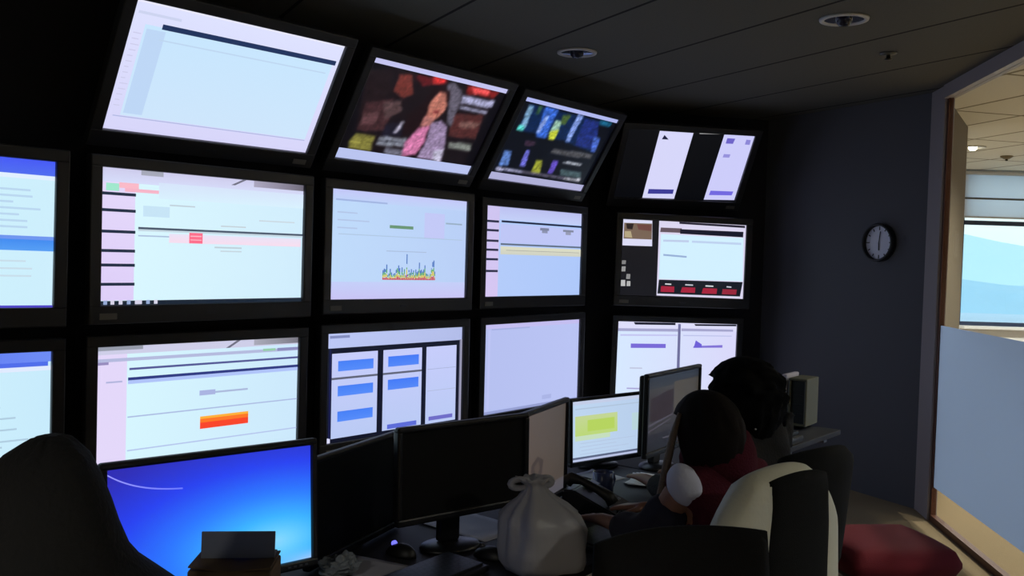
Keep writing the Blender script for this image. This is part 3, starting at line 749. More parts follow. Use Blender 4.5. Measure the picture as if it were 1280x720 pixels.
q.R(0, 0, 1, 1, (62, 58, 55), (36, 33, 38)); q.R(0, 0, 1, .16, (36, 42, 52), (48, 50, 55)); q.RH(.5, .12, 1, .55, (73, 67, 58), (65, 60, 53)); q.R(0, .16, .5, .3, (60, 57, 55), (50, 43, 43))
q.P([(.06, .30), (.30, .24), (.48, .22), (.48, .52), (.44, .60), (.06, .60)], (40, 25, 26)); q.P([(.0, .64), (.48, .56), (.48, .585), (.0, .67)], (72, 67, 77)); q.P([(.0, .72), (.44, .62), (.44, .64), (.0, .75)], (70, 65, 73)); q.R(.0, .78, 1, 1, (31, 28, 35), (21, 21, 26)); q.R(.3, .86, .6, .88, (75, 72, 80))  # office reflections on the dark glass, painted as a glowing picture
make_monitor([0.6991, 3.9582, -0.6051, 0.9949, 0], 0.53, 0.30, 'switched-off desk monitor with a tan and dark red reflection painted on, beside the person in maroon', q)

# ================================================================ CHAIRS
def pad_bm(w, h, th, b=0.5, n=18, bend=0.0, lumbar=0.0, wf=None):
    """upholstered slab in the x-z plane, centred on the origin, front towards +y"""
    bm = bmesh.new(); F = []; B = []
    def pt(i, j, side):
        u = -1 + 2 * i / n; v = -1 + 2 * j / n
        x = u * ((1 - b) + b * math.sqrt(1 - v * v / 2)); z = v * ((1 - b) + b * math.sqrt(1 - u * u / 2))
        m = max(abs(u), abs(v)); t = th / 2 * (1 - m ** 8 * 0.98) ** 0.5
        if wf: x *= wf(v)
        return V((x * w / 2, side * t + bend * u * u + lumbar * math.cos(v * 1.6), z * h / 2))
    for j in range(n + 1):
        F.append([bm.verts.new(pt(i, j, 1)) for i in range(n + 1)])
        B.append([bm.verts.new(pt(i, j, -1)) for i in range(n + 1)])
    for j in range(n):
        for i in range(n):
            bm.faces.new((F[j][i], F[j + 1][i], F[j + 1][i + 1], F[j][i + 1]))
            bm.faces.new((B[j][i], B[j][i + 1], B[j + 1][i + 1], B[j + 1][i]))
    bmesh.ops.remove_doubles(bm, verts=bm.verts, dist=0.0001)
    bound = [e for e in bm.edges if e.is_boundary]
    if bound:
        try: bmesh.ops.bridge_loops(bm, edges=bound)
        except Exception: pass
    bmesh.ops.recalc_face_normals(bm, faces=bm.faces)
    return bm

def xf(bm, m): bmesh.ops.transform(bm, matrix=m, verts=bm.verts); return bm
T = Matrix.Translation
black_fab = mat('black_chair_fabric', (12, 12, 13), 0.9, bump=0.3, bscale=400, spec=.2)
black_pl = mat('black_chair_plastic', (18, 18, 20), 0.5)
cream_lea = mat('cream_leather', (194, 192, 174), 0.55, bump=0.15, bscale=90)
red_fab = mat('dark_red_upholstery', (120, 26, 40), 0.85, bump=0.3, bscale=400)
chrome_m = mat('dull_chrome', (150, 150, 155), 0.3, metal=0.9)

def swivel_base(o, seat_z, r=0.29):
    link('gas_column', lathe([(0.03, 0.09), (0.03, 0.26), (0.018, 0.26), (0.018, seat_z - .04)], 16), chrome_m, o, True)
    for k in range(5):
        a = 2 * PI * k / 5 + .3; c, s = math.cos(a), math.sin(a)
        link('base_arm', tube([(0.02 * c, 0.02 * s, 0.115), (0.15 * c, 0.15 * s, 0.10), (r * c, r * s, 0.068)], [.028, .022, .016], 10), black_pl, o, True)
        R = T((r * c, r * s, 0.028)) @ Matrix.Rotation(a, 4, 'Z') @ Matrix.Rotation(PI / 2, 4, 'Y')
        link('caster', lathe([(0.008, -0.024), (0.027, -0.022), (0.028, -0.006), (0.02, 0.0), (0.028, 0.006), (0.027, 0.022), (0.008, 0.024)], 18, R), black_pl, o, True)

def office_chair(x, y, face, label, cushion, shell, top=1.1, bw=0.48, bh=0.56, arms=True, seat_w=0.48, seat_d=0.44, back_off=0.27, wf=None, panel=None, seat_z=0.47, group='office chairs', b=0.5, recline=0.10, bthick=0.09):
    """origin on the floor under the seat centre; local +y is where the sitter faces"""
    o = empty('office_chair', (x, y, 0), math.atan2(face[1], face[0]) - PI / 2, label, 'chair', group)
    link('seat', xf(pad_bm(seat_w, seat_d, 0.085, 0.35), T((0, 0.02, seat_z - .045)) @ Matrix.Rotation(PI / 2, 4, 'X')), cushion, o, True)
    swivel_base(o, seat_z - .07)
    RB = T((0, -back_off, top - bh / 2)) @ Matrix.Rotation(recline, 4, 'X')
    bk = link('backrest', xf(pad_bm(bw, bh, bthick, b, 20, bend=0.05 if not panel else 0.02, lumbar=0.01, wf=wf), RB), shell, o, True)
    if panel:
        link('back_panel', xf(pad_bm(bw * .55, bh * .97, 0.034, b * .8, 18, bend=0.012, lumbar=0.01, wf=lambda v: 1.0 - .25 * max(0, v - .5)), RB @ T((0.026, -bthick * .42, -0.006))), panel, o, True)
    link('back_support', tube([(0, -.05, seat_z - .08), (0, -back_off - .03, seat_z - .07), (0, -back_off - .05, seat_z + .06), (0, -back_off - .035, top - bh * .6)], .018, 10), black_pl, o, True)
    if arms:
        for sx in (-1, 1):
            xx = sx * (seat_w / 2 + .035)
            link('armrest', tube([(sx * seat_w * .38, 0, seat_z - .07), (xx, 0, seat_z - .06), (xx, 0.0, seat_z + .17)], .014, 8), black_pl, o, True)
            link('arm_pad', box((xx, 0.02, seat_z + .185), (.06, .24, .028), bev=0.012), black_fab, o, True)
    return o

def wf_cream(v):
    if v > .45: return 1.0 - .48 * ((v - .45) / .55) ** 1.5
    return 1.0 + .06 * (-v + .45)
office_chair(0.535, 2.57, (-0.6, 0.8), 'cream high-back office chair with a dark centre panel, under the person in maroon', cream_lea, cream_lea, top=1.11, bw=0.50, bh=0.62, arms=False, back_off=0.275, wf=wf_cream, panel=black_fab, b=0.25, recline=-0.02)
office_chair(0.43, 1.635, (0.34, -0.94), 'empty black office chair at the bottom edge in front of the woman', black_fab, black_fab, top=1.07, bw=0.40, bh=0.50, arms=False, b=0.12, seat_w=.44, recline=0.02, bthick=0.06)
office_chair(0.865, 3.25, (-0.62, 0.78), 'black office chair behind the person with bushy dark hair', black_fab, black_fab, top=1.03, bw=0.40, bh=0.46, arms=False, back_off=.26)
office_chair(-0.54, 1.17, (-0.62, 0.78), 'black office chair under the hooded person at the lower left', black_fab, black_fab, top=0.96, bw=0.44, bh=0.44, arms=False, back_off=.27)

st = empty('red_stool', (1.56, 3.86, 0), 0.15, 'dark red cushioned stool on the beige carpet beside the glass partition', 'stool')
link('seat', xf(pad_bm(0.50, 0.46, 0.13, 0.35), T((0, 0, 0.445)) @ Matrix.Rotation(PI / 2, 4, 'X')), red_fab, st, True)
link('seat_base', box((0, 0, 0.365), (0.36, 0.34, 0.03), bev=0.01), black_pl, st)
swivel_base(st, 0.40, 0.25)

# ================================================================ PEOPLE
skin_m = mat('skin', (140, 100, 84), 0.55, bump=0.05, bscale=200)
def bake(o, name, m, parent=None):
    dg = bpy.context.evaluated_depsgraph_get(); dg.update()
    me = bpy.data.meshes.new_from_object(o.evaluated_get(dg))
    old = o.data; bpy.data.objects.remove(o, do_unlink=True); bpy.data.meshes.remove(old)
    me.materials.clear(); me.materials.append(m); me.shade_smooth(); me.name = name
    n = bpy.data.objects.new(name, me); C.objects.link(n)
    if parent is not None: n.parent = parent
    return n
def skin_bm(nodes, edges, root, sub=1):
    names = list(nodes); idx = {k: i for i, k in enumerate(names)}
    me = bpy.data.meshes.new('t'); me.from_pydata([tuple(nodes[k][0]) for k in names], [(idx[a], idx[b]) for a, b in edges], [])
    o = bpy.data.objects.new('t', me); C.objects.link(o)
    o.modifiers.new('s', 'SKIN').use_smooth_shade = True
    for k in names:
        r = nodes[k][1]; r = r if isinstance(r, (tuple, list)) else (r, r)
        d = me.skin_vertices[0].data[idx[k]]; d.radius = r; d.use_root = (k == root)
    s = o.modifiers.new('u', 'SUBSURF'); s.levels = sub; s.render_levels = sub
    dg = bpy.context.evaluated_depsgraph_get(); dg.update()
    m2 = bpy.data.meshes.new_from_object(o.evaluated_get(dg))
    bm = bmesh.new(); bm.from_mesh(m2); bpy.data.meshes.remove(m2)
    bpy.data.objects.remove(o, do_unlink=True); bpy.data.meshes.remove(me)
    return bm
def merge(bms):
    out = bmesh.new()
    for b in bms:
        me = bpy.data.meshes.new('t'); b.to_mesh(me); b.free(); out.from_mesh(me); bpy.data.meshes.remove(me)
    return out
def fuse(name, bms, m, voxel=0.008, parent=None, smooth=4):
    o = link('t', merge(bms), m)
    r = o.modifiers.new('r', 'REMESH'); r.mode = 'VOXEL'; r.voxel_size = voxel
    if smooth:
        s = o.modifiers.new('m', 'SMOOTH'); s.iterations = smooth; s.factor = 0.5
    return bake(o, name, m, parent)

def g(x, s): return math.exp(-(x / s) ** 2)
def head_bm(c, fw, sc=1.0, pitch=0.0):
    """head with face: local x = right, y = forward, z = up"""
    bm = bmesh.new(); bmesh.ops.create_uvsphere(bm, u_segments=40, v_segments=30, radius=1)
    for v in bm.verts:
        x, y, z = v.co
        X = x * .074 * (1 - (.30 * max(0, -z) ** 1.3)); Z = z * .115; Y = y * .097
        if y < 0 and z < -.2: Y *= 1 - .45 * min(1, (-z - .2) / .6)
        if y > 0:
            Y *= .94
            Y += .024 * g(x, .13) * g(z + .18, .17) + .006 * g(x, .10) * g(z - .02, .2)      # nose
            Y -= .010 * (g(x - .38, .17) + g(x + .38, .17)) * g(z - .05, .13)               # eye sockets
            Y += .006 * g(x, .45) * g(z - .26, .12)                                        # brow
            Y += .006 * g(x, .22) * g(z + .47, .07) - .004 * g(x, .25) * g(z + .50, .025)    # lips
            Y += .010 * g(x, .25) * g(z + .80, .14)                                        # chin
        v.co = V((X, Y, Z))
    for sx in (-1, 1):                                                                    # ears
        b2 = bmesh.new(); bmesh.ops.create_uvsphere(b2, u_segments=14, v_segments=10, radius=1)
        for v in b2.verts: v.co = V((sx * (.074 + .010 * v.co.x), -.004 + .017 * v.co.y, -.004 + .030 * v.co.z))
        me = bpy.data.meshes.new('t'); b2.to_mesh(me); b2.free(); bm.from_mesh(me); bpy.data.meshes.remove(me)
    F = V((fw[0], fw[1], 0)).normalized()
    rot = Matrix.Rotation(math.atan2(F.y, F.x) - PI / 2, 4, 'Z') @ Matrix.Rotation(-pitch, 4, 'X')
    return xf(bm, T(c) @ rot @ Matrix.Scale(sc, 4)), rot

def hand_nodes(pre, wrist, direc, up, side, nodes, edges, curl=0.5, root=None):
    """palm and five jointed fingers; side points to the thumb"""
    d = direc.normalized(); s = (side - d * side.dot(d)).normalized(); n = s.cross(d)
    if n.z > 0: n = -n                       # palm side looks down
    palm = wrist + d * .045
    nodes[pre + 'palm'] = (palm, (.030, .014)); edges.append((root, pre + 'palm'))
    for k, (o, ln) in enumerate(((.026, .070), (.009, .078), (-.009, .072), (-.025, .058))):
        a = wrist + d * .085 + s * o; last = pre + 'palm'
        for j, (fr, cu) in enumerate(((0, 0), (.42, .35), (.75, 1.0), (1.0, 1.9))):
            p = a + d * ln * fr * (1 - .12 * cu * curl) + n * ln * .22 * cu * curl
            nm = '%sf%d%d' % (pre, k, j); nodes[nm] = (p, (.0105, .0095) if j < 2 else .0085); edges.append((last, nm)); last = nm
    last = pre + 'palm'
    for j, p in enumerate((wrist + d * .035 + s * .035, wrist + d * .062 + s * .052 + n * .008, wrist + d * .085 + s * .056 + n * .014)):
        nm = '%st%d' % (pre, j); nodes[nm] = (p, .0115 - .001 * j); edges.append((last, nm)); last = nm

def person(P, F, label, skin_=skin_m, hd=1.0, pitch=0.1):
    """P: joint positions; returns (body object, joints)"""
    F = V((F[0], F[1], 0)).normalized(); Lf = V((-F.y, F.x, 0))
    nd = {}; ed = []
    nd['pelvis'] = (P['pelvis'], (.15, .105)); nd['waist'] = (P['waist'], (.12, .09)); nd['chest'] = (P['chest'], (.145, .10))
    nd['collar'] = (P['collar'], (.085, .065)); nd['neck'] = (P['neck'], (.05, .05)); nd['skull'] = (P['head'], (.045, .05))
    ed += [('pelvis', 'waist'), ('waist', 'chest'), ('chest', 'collar'), ('collar', 'neck'), ('neck', 'skull')]
    for s in 'LR':
        nd[s + 'sh'] = (P[s + 'sh'], .052); nd[s + 'el'] = (P[s + 'el'], .038); nd[s + 'wr'] = (P[s + 'wr'], .024)
        nd[s + 'um'] = ((P[s + 'sh'] + P[s + 'el']) / 2, .046); nd[s + 'fm'] = (P[s + 'el'] * .6 + P[s + 'wr'] * .4, .037)
        ed += [('chest', s + 'sh'), (s + 'sh', s + 'um'), (s + 'um', s + 'el'), (s + 'el', s + 'fm'), (s + 'fm', s + 'wr')]
        hand_nodes(s + 'h', P[s + 'wr'], P[s + 'wr'] - P[s + 'el'] + V((0, 0, -.02)), None, (-Lf if s == 'L' else Lf), nd, ed, .5, s + 'wr')
        nd[s + 'hip'] = (P[s + 'hip'], .088); nd[s + 'th'] = ((P[s + 'hip'] + P[s + 'kn']) / 2, .075); nd[s + 'kn'] = (P[s + 'kn'], .056)
        nd[s + 'ca'] = (P[s + 'kn'] * .62 + P[s + 'an'] * .38, .054); nd[s + 'an'] = (P[s + 'an'], .036); nd[s + 'to'] = (P[s + 'an'] + F * .16 + V((0, 0, -.045)), (.038, .025))
        ed += [('pelvis', s + 'hip'), (s + 'hip', s + 'th'), (s + 'th', s + 'kn'), (s + 'kn', s + 'ca'), (s + 'ca', s + 'an'), (s + 'an', s + 'to')]
    hb, rot = head_bm(P['head'], F, hd, pitch)
    body = fuse('person', [skin_bm(nd, ed, 'pelvis'), hb], skin_, 0.007, smooth=2)
    tag(body, label, 'person')
    return body, nd, rot

def seated(c, F, seat=.50, lean=.05, shz=.99, headz=1.11, headf=.08, elL=None, wrL=None, elR=None, wrR=None, sw=.17):
    F = V((F[0], F[1], 0)).normalized(); L = V((-F.y, F.x, 0)); c = V((c[0], c[1], 0))
    def at(z, f=0, l=0): return c + F * f + L * l + V((0, 0, z))
    P = dict(pelvis=at(seat + .09, -.02), waist=at(seat + .24, -.01), chest=at(shz - .10, lean * .7), collar=at(shz + .015, lean), neck=at(shz + .06, lean + .01), head=at(headz, headf))
    for s, k in (('L', 1), ('R', -1)):
        P[s + 'sh'] = at(shz - .01, lean, sw * k); P[s + 'hip'] = at(seat + .075, .06, .085 * k); P[s + 'kn'] = at(seat + .03, .43, .11 * k); P[s + 'an'] = at(.085, .42, .10 * k)
    P['Lel'] = V(elL) if elL else at(.79, .16, .21); P['Lwr'] = V(wrL) if wrL else at(.80, .38, .13)
    P['Rel'] = V(elR) if elR else at(.79, .16, -.21); P['Rwr'] = V(wrR) if wrR else at(.80, .38, -.13)
    return P

def garment(name, nodes, names, edges, root, grow, m, parent, voxel=.009):
    nd = {k: (nodes[k][0], tuple(r + grow for r in (nodes[k][1] if isinstance(nodes[k][1], tuple) else (nodes[k][1],) * 2))) for k in names}
    o = fuse(name, [skin_bm(nd, edges, root)], m, voxel, None, 2)
    o.parent = parent
    return o
def trousers(nd, m, body):
    names = ['pelvis'] + [s + k for s in 'LR' for k in ('hip', 'th', 'kn', 'ca', 'an')]
    n2 = dict(nd); n2['waist2'] = (nd['pelvis'][0] + V((0, 0, .07)), (.135, .10)); names.append('waist2')
    ed = [('pelvis', 'waist2')]
    for s in 'LR': ed += [('pelvis', s + 'hip'), (s + 'hip', s + 'th'), (s + 'th', s + 'kn'), (s + 'kn', s + 'ca'), (s + 'ca', s + 'an')]
    garment('trousers', n2, names, ed, 'pelvis', .012, m, body)
    for s in 'LR':
        n3 = {'a': (nd[s + 'an'][0] + V((0, 0, -.01)), (.036, .036)), 'b': (nd[s + 'to'][0] * .5 + nd[s + 'an'][0] * .5 + V((0, 0, -.02)), (.036, .03)), 'c': (nd[s + 'to'][0], (.036, .024))}
        garment('shoe', n3, ['a', 'b', 'c'], [('a', 'b'), ('b', 'c')], 'a', .012, mat('black_shoe', (22, 22, 24), .5), body)
def torso_garment(name, nd, m, body, grow=.012, sleeves='', caps=False):
    names = ['pelvis', 'waist', 'chest', 'collar']; ed = [('pelvis', 'waist'), ('waist', 'chest'), ('chest', 'collar')]
    n2 = dict(nd)
    for s in 'LR':
        names.append(s + 'sh'); ed.append(('chest', s + 'sh'))
        if caps:
            n2[s + 'cap'] = (nd[s + 'sh'][0] * .55 + nd[s + 'um'][0] * .45, .046); names.append(s + 'cap'); ed.append((s + 'sh', s + 'cap'))
        if s in sleeves:
            names += [s + 'um', s + 'el', s + 'fm', s + 'wr2']; n2[s + 'wr2'] = (nd[s + 'fm'][0] * .25 + nd[s + 'wr'][0] * .75, .028)
            ed += [(s + 'sh', s + 'um'), (s + 'um', s + 'el'), (s + 'el', s + 'fm'), (s + 'fm', s + 'wr2')]
    return garment(name, n2, names, ed, 'pelvis', grow, m, body)

def hair_bm(c, rot, sc, drop=1.0, puff=1.1, back=1.12, seed=1, longer=0.0, curl=0.02):
    bm = bmesh.new(); bmesh.ops.create_uvsphere(bm, u_segments=64, v_segments=44, radius=1)
    for v in bm.verts:
        x, y, z = v.co
        X = x * .078 * puff; Y = y * .100 * (back if y < 0 else 1.04); Z = z * .118 * 1.06
        face = y > .30 and z < .42
        if face: X *= .80; Y *= .72; Z *= .9
        elif z < 0:
            Z *= 1 + drop * min(1, -z * 1.4); X *= 1 + .14 * drop * (-z) * (1 + longer)
            if y < 0: Y *= 1 + .08 * drop * (-z)
        st = noise.noise(V((math.atan2(y, x) * 9 + seed, z * 1.2, seed)))
        k = 1 + .05 * st + curl * noise.noise(V((x * 4 + seed, y * 4, z * 4))) + curl * .6 * noise.noise(V((x * 9, y * 9 + seed, z * 9)))
        v.co = V((X * k, Y * k, Z))
    return xf(bm, T(c) @ rot @ Matrix.Scale(sc, 4))

dark_hair = mat('dark_brown_hair', (24, 18, 17), 0.85, spec=.15, bump=0.15, bscale=300)
black_hair = mat('black_hair', (10, 10, 11), 0.9, spec=.1, bump=0.15, bscale=300)
FD = V((-.62, .78, 0)).normalized()
# --- woman in maroon
P = seated((0.632, 2.68), FD, lean=.04, shz=.995, headz=1.118, headf=.05, elL=(.425, 2.68, .81), wrL=(.315, 2.86, .81), elR=(.675, 2.91, .81), wrR=(.48, 3.03, .81), sw=.145)
P['head'] = P['head'] - V((.03, .015, 0))
wom, nd, rot = person(P, FD, 'seated person in a maroon vest with dark hair and a pale shoulder, facing the desk', pitch=.15)
torso_garment('maroon_vest', nd, mat('maroon_knit', (74, 26, 38), 0.95, bump=.5, bscale=160, spec=.1), wom, .030, caps=True)
link('maroon_scarf', xf(lathe([(.06, -.055), (.105, -.045), (.112, -.01), (.104, .035), (.085, .075), (.06, .07)], 36, None, False), T(nd['neck'][0] + V((0.01, -.01, -.005))) @ Matrix.Rotation(.12, 4, 'X')), mat('maroon_knit'), wom, True)
trousers(nd, mat('navy_trousers', (26, 28, 44), 0.9), wom)
bm = bmesh.new(); bmesh.ops.create_uvsphere(bm, u_segments=28, v_segments=20, radius=1)
for v in bm.verts:
    x, y, z = v.co; k = 1 + .05 * noise.noise(v.co * 2.2)
    v.co = V((x * .050 * k * (1 - .12 * z), y * .056 * k, z * .061 + (-.012 * x)))
link('pale_sleeve', xf(bm, T((.497, 2.592, .992)) @ Matrix.Rotation(-.25, 4, 'Y')), mat('pale_lilac_cotton', (204, 206, 228), 0.85, bump=.2, bscale=80), wom, True)
n2 = {'a': (nd['Rsh'][0], (.05, .05)), 'b': (nd['Rsh'][0] * .6 + nd['Rel'][0] * .4, (.054, .052))}
garment('pale_sleeve', n2, ['a', 'b'], [('a', 'b')], 'a', .024, mat('pale_lilac_cotton'), wom)
for s in 'LR':
    n2 = dict(nd); n2['x'] = (nd[s + 'um'][0] * .5 + nd[s + 'sh'][0] * .5, .058); n2['y'] = (nd[s + 'wr'][0] * .8 + nd[s + 'fm'][0] * .2, .026)
    garment('navy_sleeve', n2, ['x', s + 'el', s + 'fm', 'y'], [('x', s + 'el'), (s + 'el', s + 'fm'), (s + 'fm', 'y')], s + 'el', .028, mat('navy_knit', (34, 34, 52), 0.9), wom)
link('hair', hair_bm(P['head'], rot, 1.0, drop=.18, puff=1.18, back=1.24, seed=3), dark_hair, wom, True)
Lv = V((-FD.y, FD.x, 0)); hp = P['head']
link('hair_lock', tube([hp + Lv * .080 + FD * .03 + V((0, 0, .06)), hp + Lv * .098 + FD * .035 + V((0, 0, 0)), hp + Lv * .105 + FD * .05 + V((0, 0, -.09)), hp + Lv * .115 + FD * .065 + V((0, 0, -.19)), hp + Lv * .135 + FD * .08 + V((0, 0, -.28))], [.006, .011, .012, .010, .004], 8), mat('light_brown_hair', (116, 102, 90), 0.5, bump=.4, bscale=150), wom, True)
# --- bushy-haired person behind
P = seated((0.865, 3.25), FD, lean=.05, shz=1.03, headz=1.155, headf=.07)
p2, nd, rot = person(P, FD, 'person in black with bushy dark hair, sitting beyond the woman in maroon', pitch=.05)
torso_garment('black_top', nd, mat('black_jersey', (16, 16, 19), 0.9, bump=.3, bscale=120), p2, .016, 'LR')
trousers(nd, mat('black_trousers', (18, 18, 20), 0.9), p2)
link('hair', hair_bm(P['head'], rot, 1.05, drop=.5, puff=1.85, back=1.4, seed=9, longer=.6, curl=.13), black_hair, p2, True)
link('earring', xf(lathe([(0.001, -.006), (.006, 0), (.001, .006)], 10), T(V((.835, 3.165, 1.054)))), mat('bright_metal', (220, 220, 220), .2, metal=1), p2, True)
# --- hooded person at the left
P = seated((-0.53, 1.16), FD, lean=.04, shz=1.03, headz=1.205, headf=.16)
P['head'] = V((-.632, 1.31, 1.195)); P['neck'] = V((-.60, 1.27, 1.09))
p3, nd, rot = person(P, FD, 'hooded person in black at the lower left, seen from behind', pitch=.12)
hood_m = mat('black_hooded_fleece', (20, 21, 23), 0.92, bump=.3, bscale=120)
torso_garment('hooded_top', nd, hood_m, p3, .020, 'LR')
trousers(nd, mat('black_trousers'), p3)
bm = bmesh.new(); rings = []
prof = [(0.0, .012, .012), (.004, .026, .028), (.012, .036, .045), (.028, .054, .075), (.055, .072, .098), (.09, .086, .115), (.125, .096, .122), (.16, .110, .125), (.19, .134, .130), (.215, .165, .135), (.245, .20, .14), (.27, .205, .14)]
hc = V((-.632, 1.30, 0)); Rv = V((FD.y, -FD.x, 0))
for k, (dz, hw, hdp) in enumerate(prof):
    ring = []
    for i in range(44):
        a = 2 * PI * i / 44; cx, cy = math.cos(a), math.sin(a)
        r = 1 + .02 * noise.noise(V((cx * 2, cy * 2, dz * 20)))
        p = hc + Rv * (hw * cx * r) + FD * (hdp * cy * r * (.9 if cy > 0 else 1))
        p += V((-.010, 0, 0)) * min(1, dz / .05)
        z = 1.337 - dz
        if cy > .55 and .05 < dz < .2: p -= FD * (.035 * (cy - .55) / .45)          # the opening over the face
        z += .006 * noise.noise(V((cx * 3, cy * 3, dz * 9)))
        ring.append(bm.verts.new((p.x, p.y, z)))
    rings.append(ring)
for a, b in zip(rings, rings[1:]):
    for i in range(44):
        j = (i + 1) % 44; bm.faces.new((a[i], b[i], b[j], a[j]))
bm.faces.new(rings[0]); bm.faces.new(list(reversed(rings[-1])))
bmesh.ops.recalc_face_normals(bm, faces=bm.faces)
link('hood', bm, hood_m, p3, True)

# ================================================================ THINGS ON THE DESKS
key_m = mat('dark_keys', (34, 34, 40), 0.45, bump=0.0)
def keys_mat():
    m = bpy.data.materials.new('keyboard_keys'); m.use_nodes = True
    n = m.node_tree; b = n.nodes['Principled BSDF']; b.inputs['Roughness'].default_value = .4
    t = n.nodes.new('ShaderNodeTexCoord'); br = n.nodes.new('ShaderNodeTexBrick'); br.inputs['Scale'].default_value = 1
    br.inputs['Brick Width'].default_value = .019; br.inputs['Row Height'].default_value = .019; br.inputs['Mortar Size'].default_value = .0018
    br.inputs['Color1'].default_value = (.022, .022, .028, 1); br.inputs['Color2'].default_value = (.03, .03, .036, 1); br.inputs['Mortar'].default_value = (.004, .004, .005, 1)
    n.links.new(t.outputs['Object'], br.inputs['Vector']); n.links.new(br.outputs['Color'], b.inputs['Base Color'])
    bp = n.nodes.new('ShaderNodeBump'); bp.inputs['Distance'].default_value = .003; bp.invert = True
    n.links.new(br.outputs['Fac'], bp.inputs['Height']); n.links.new(bp.outputs[0], b.inputs['Normal'])
    return m
keys_m = keys_mat()
def keyboard(s, off, rz, label):
    c = DL(s, off)
    o = empty('keyboard', (c.x, c.y, DZ + .0045), yaw_desk + rz, label, 'keyboard', 'keyboards on the desks')
    link('case', box((0, 0, .010), (.44, .15, .018), Matrix.Rotation(.05, 3, 'X'), bev=.005), mat('black_keyboard_case', (30, 30, 34), .35), o)
    link('keys', box((0, .003, .0205), (.42, .125, .008), Matrix.Rotation(.05, 3, 'X'), bev=.002), keys_m, o)
    link('cable', tube([(0, .072, .014), (.01, .085, .008), (.05, .092, .005), (.12, .095, .005)], .0025, 6), black_pl, o, True)
keyboard(0.46, 0.22, .06, 'black keyboard below the switched-off monitors, left of the bag')
keyboard(1.24, 0.365, -.05, 'black keyboard under the hands of the woman in maroon')

def mouse(x, y, rz, label, led=False):
    o = empty('mouse', (x, y, DZ), rz, label, 'mouse', 'computer mice')
    bm = bmesh.new(); bmesh.ops.create_uvsphere(bm, u_segments=24, v_segments=16, radius=1)
    for v in bm.verts:
        z = max(v.co.z, 0); v.co = V((v.co.x * .031, v.co.y * .055, z * .034 * (1 - .25 * v.co.y) + .001))
    link('shell', bm, black_pl, o, True)
    link('wheel', xf(lathe([(.001, -.004), (.009, -.004), (.009, .004), (.001, .004)], 16), T((0, .028, .028)) @ Matrix.Rotation(PI / 2, 4, 'Y')), mat('blue_glowing_wheel', (90, 110, 255), .4, emit=(120, 120, 255), estr=1.2) if led else mat('grey_monitor_buttons'), o, True)
mouse(-0.298, 2.706, yaw_desk, 'small black mouse with a glowing blue wheel', True)
mouse(-0.041, 2.707, yaw_desk, 'plain black mouse near the plastic bag')

def sheet(x, y, rz, w, h, label, m, n=1, curl=.006, z=DZ):
    o = empty('paper_sheet' if n == 1 else 'paper_stack', (x, y, z), rz, label, 'paper', 'papers on the desks')
    for k in range(n):
        bm = bmesh.new(); N = 8
        rows = []
        for lay in (0.0006, 0.0012):
            g_ = [[bm.verts.new(((i / N - .5) * w, (j / N - .5) * h, lay + .0014 * k + curl * ((i / N - .5) * 2) ** 4 * (j / N))) for i in range(N + 1)] for j in range(N + 1)]
            rows.append(g_)
        for lay, gd in enumerate(rows):
            for j in range(N):
                for i in range(N):
                    q = (gd[j][i], gd[j][i + 1], gd[j + 1][i + 1], gd[j + 1][i]); bm.faces.new(q if lay else tuple(reversed(q)))
        bo, to = rows
        ring = [(0, i) for i in range(N)] + [(j, N) for j in range(N)] + [(N, i) for i in range(N, 0, -1)] + [(j, 0) for j in range(N, 0, -1)]
        for a, b in zip(ring, ring[1:] + ring[:1]):
            bm.faces.new((bo[a[0]][a[1]], bo[b[0]][b[1]], to[b[0]][b[1]], to[a[0]][a[1]]))
        xf(bm, Matrix.Rotation(.12 * k, 4, 'Z'))
        link('sheet', bm, m, o, True)
    return o
paper_m = mat('grey_white_paper', (176, 176, 190), .8)
sheet(-0.107, 3.026, yaw_desk, .21, .29, 'pale sheet of paper on the desk below the middle switched-off monitor', paper_m)
sheet(0.635, 3.70, yaw_desk + .2, .21, .29, 'small stack of pale papers below the monitor beside the woman', mat('white_paper', (215, 212, 215), .8), 3)
sheet(-0.355, 2.565, yaw_desk + .3, .15, .21, 'pale sheet of paper under the edge of the angled black monitor', paper_m)
sheet(0.375, 3.785, yaw_desk - .1, .13, .18, 'single paper beside the desk phone and mug', paper_m)

# crumpled paper bottom left
bm = bmesh.new(); bmesh.ops.create_icosphere(bm, subdivisions=4, radius=1)
for v in bm.verts:
    d = 1 + .35 * noise.noise(v.co * 1.7) + .25 * noise.noise(v.co * 4.1); v.co = V((v.co.x * .06 * d, v.co.y * .045 * d, (v.co.z + .9) * .026 * d))
cr = link('crumpled_paper', bm, mat('crumpled_paper', (130, 138, 148), .8)); cr.location = (-.44, 2.51, DZ + .006); cr.rotation_euler = (0, 0, 1.1)
tag(cr, 'crumpled grey paper at the foot of the angled black monitor', 'paper')

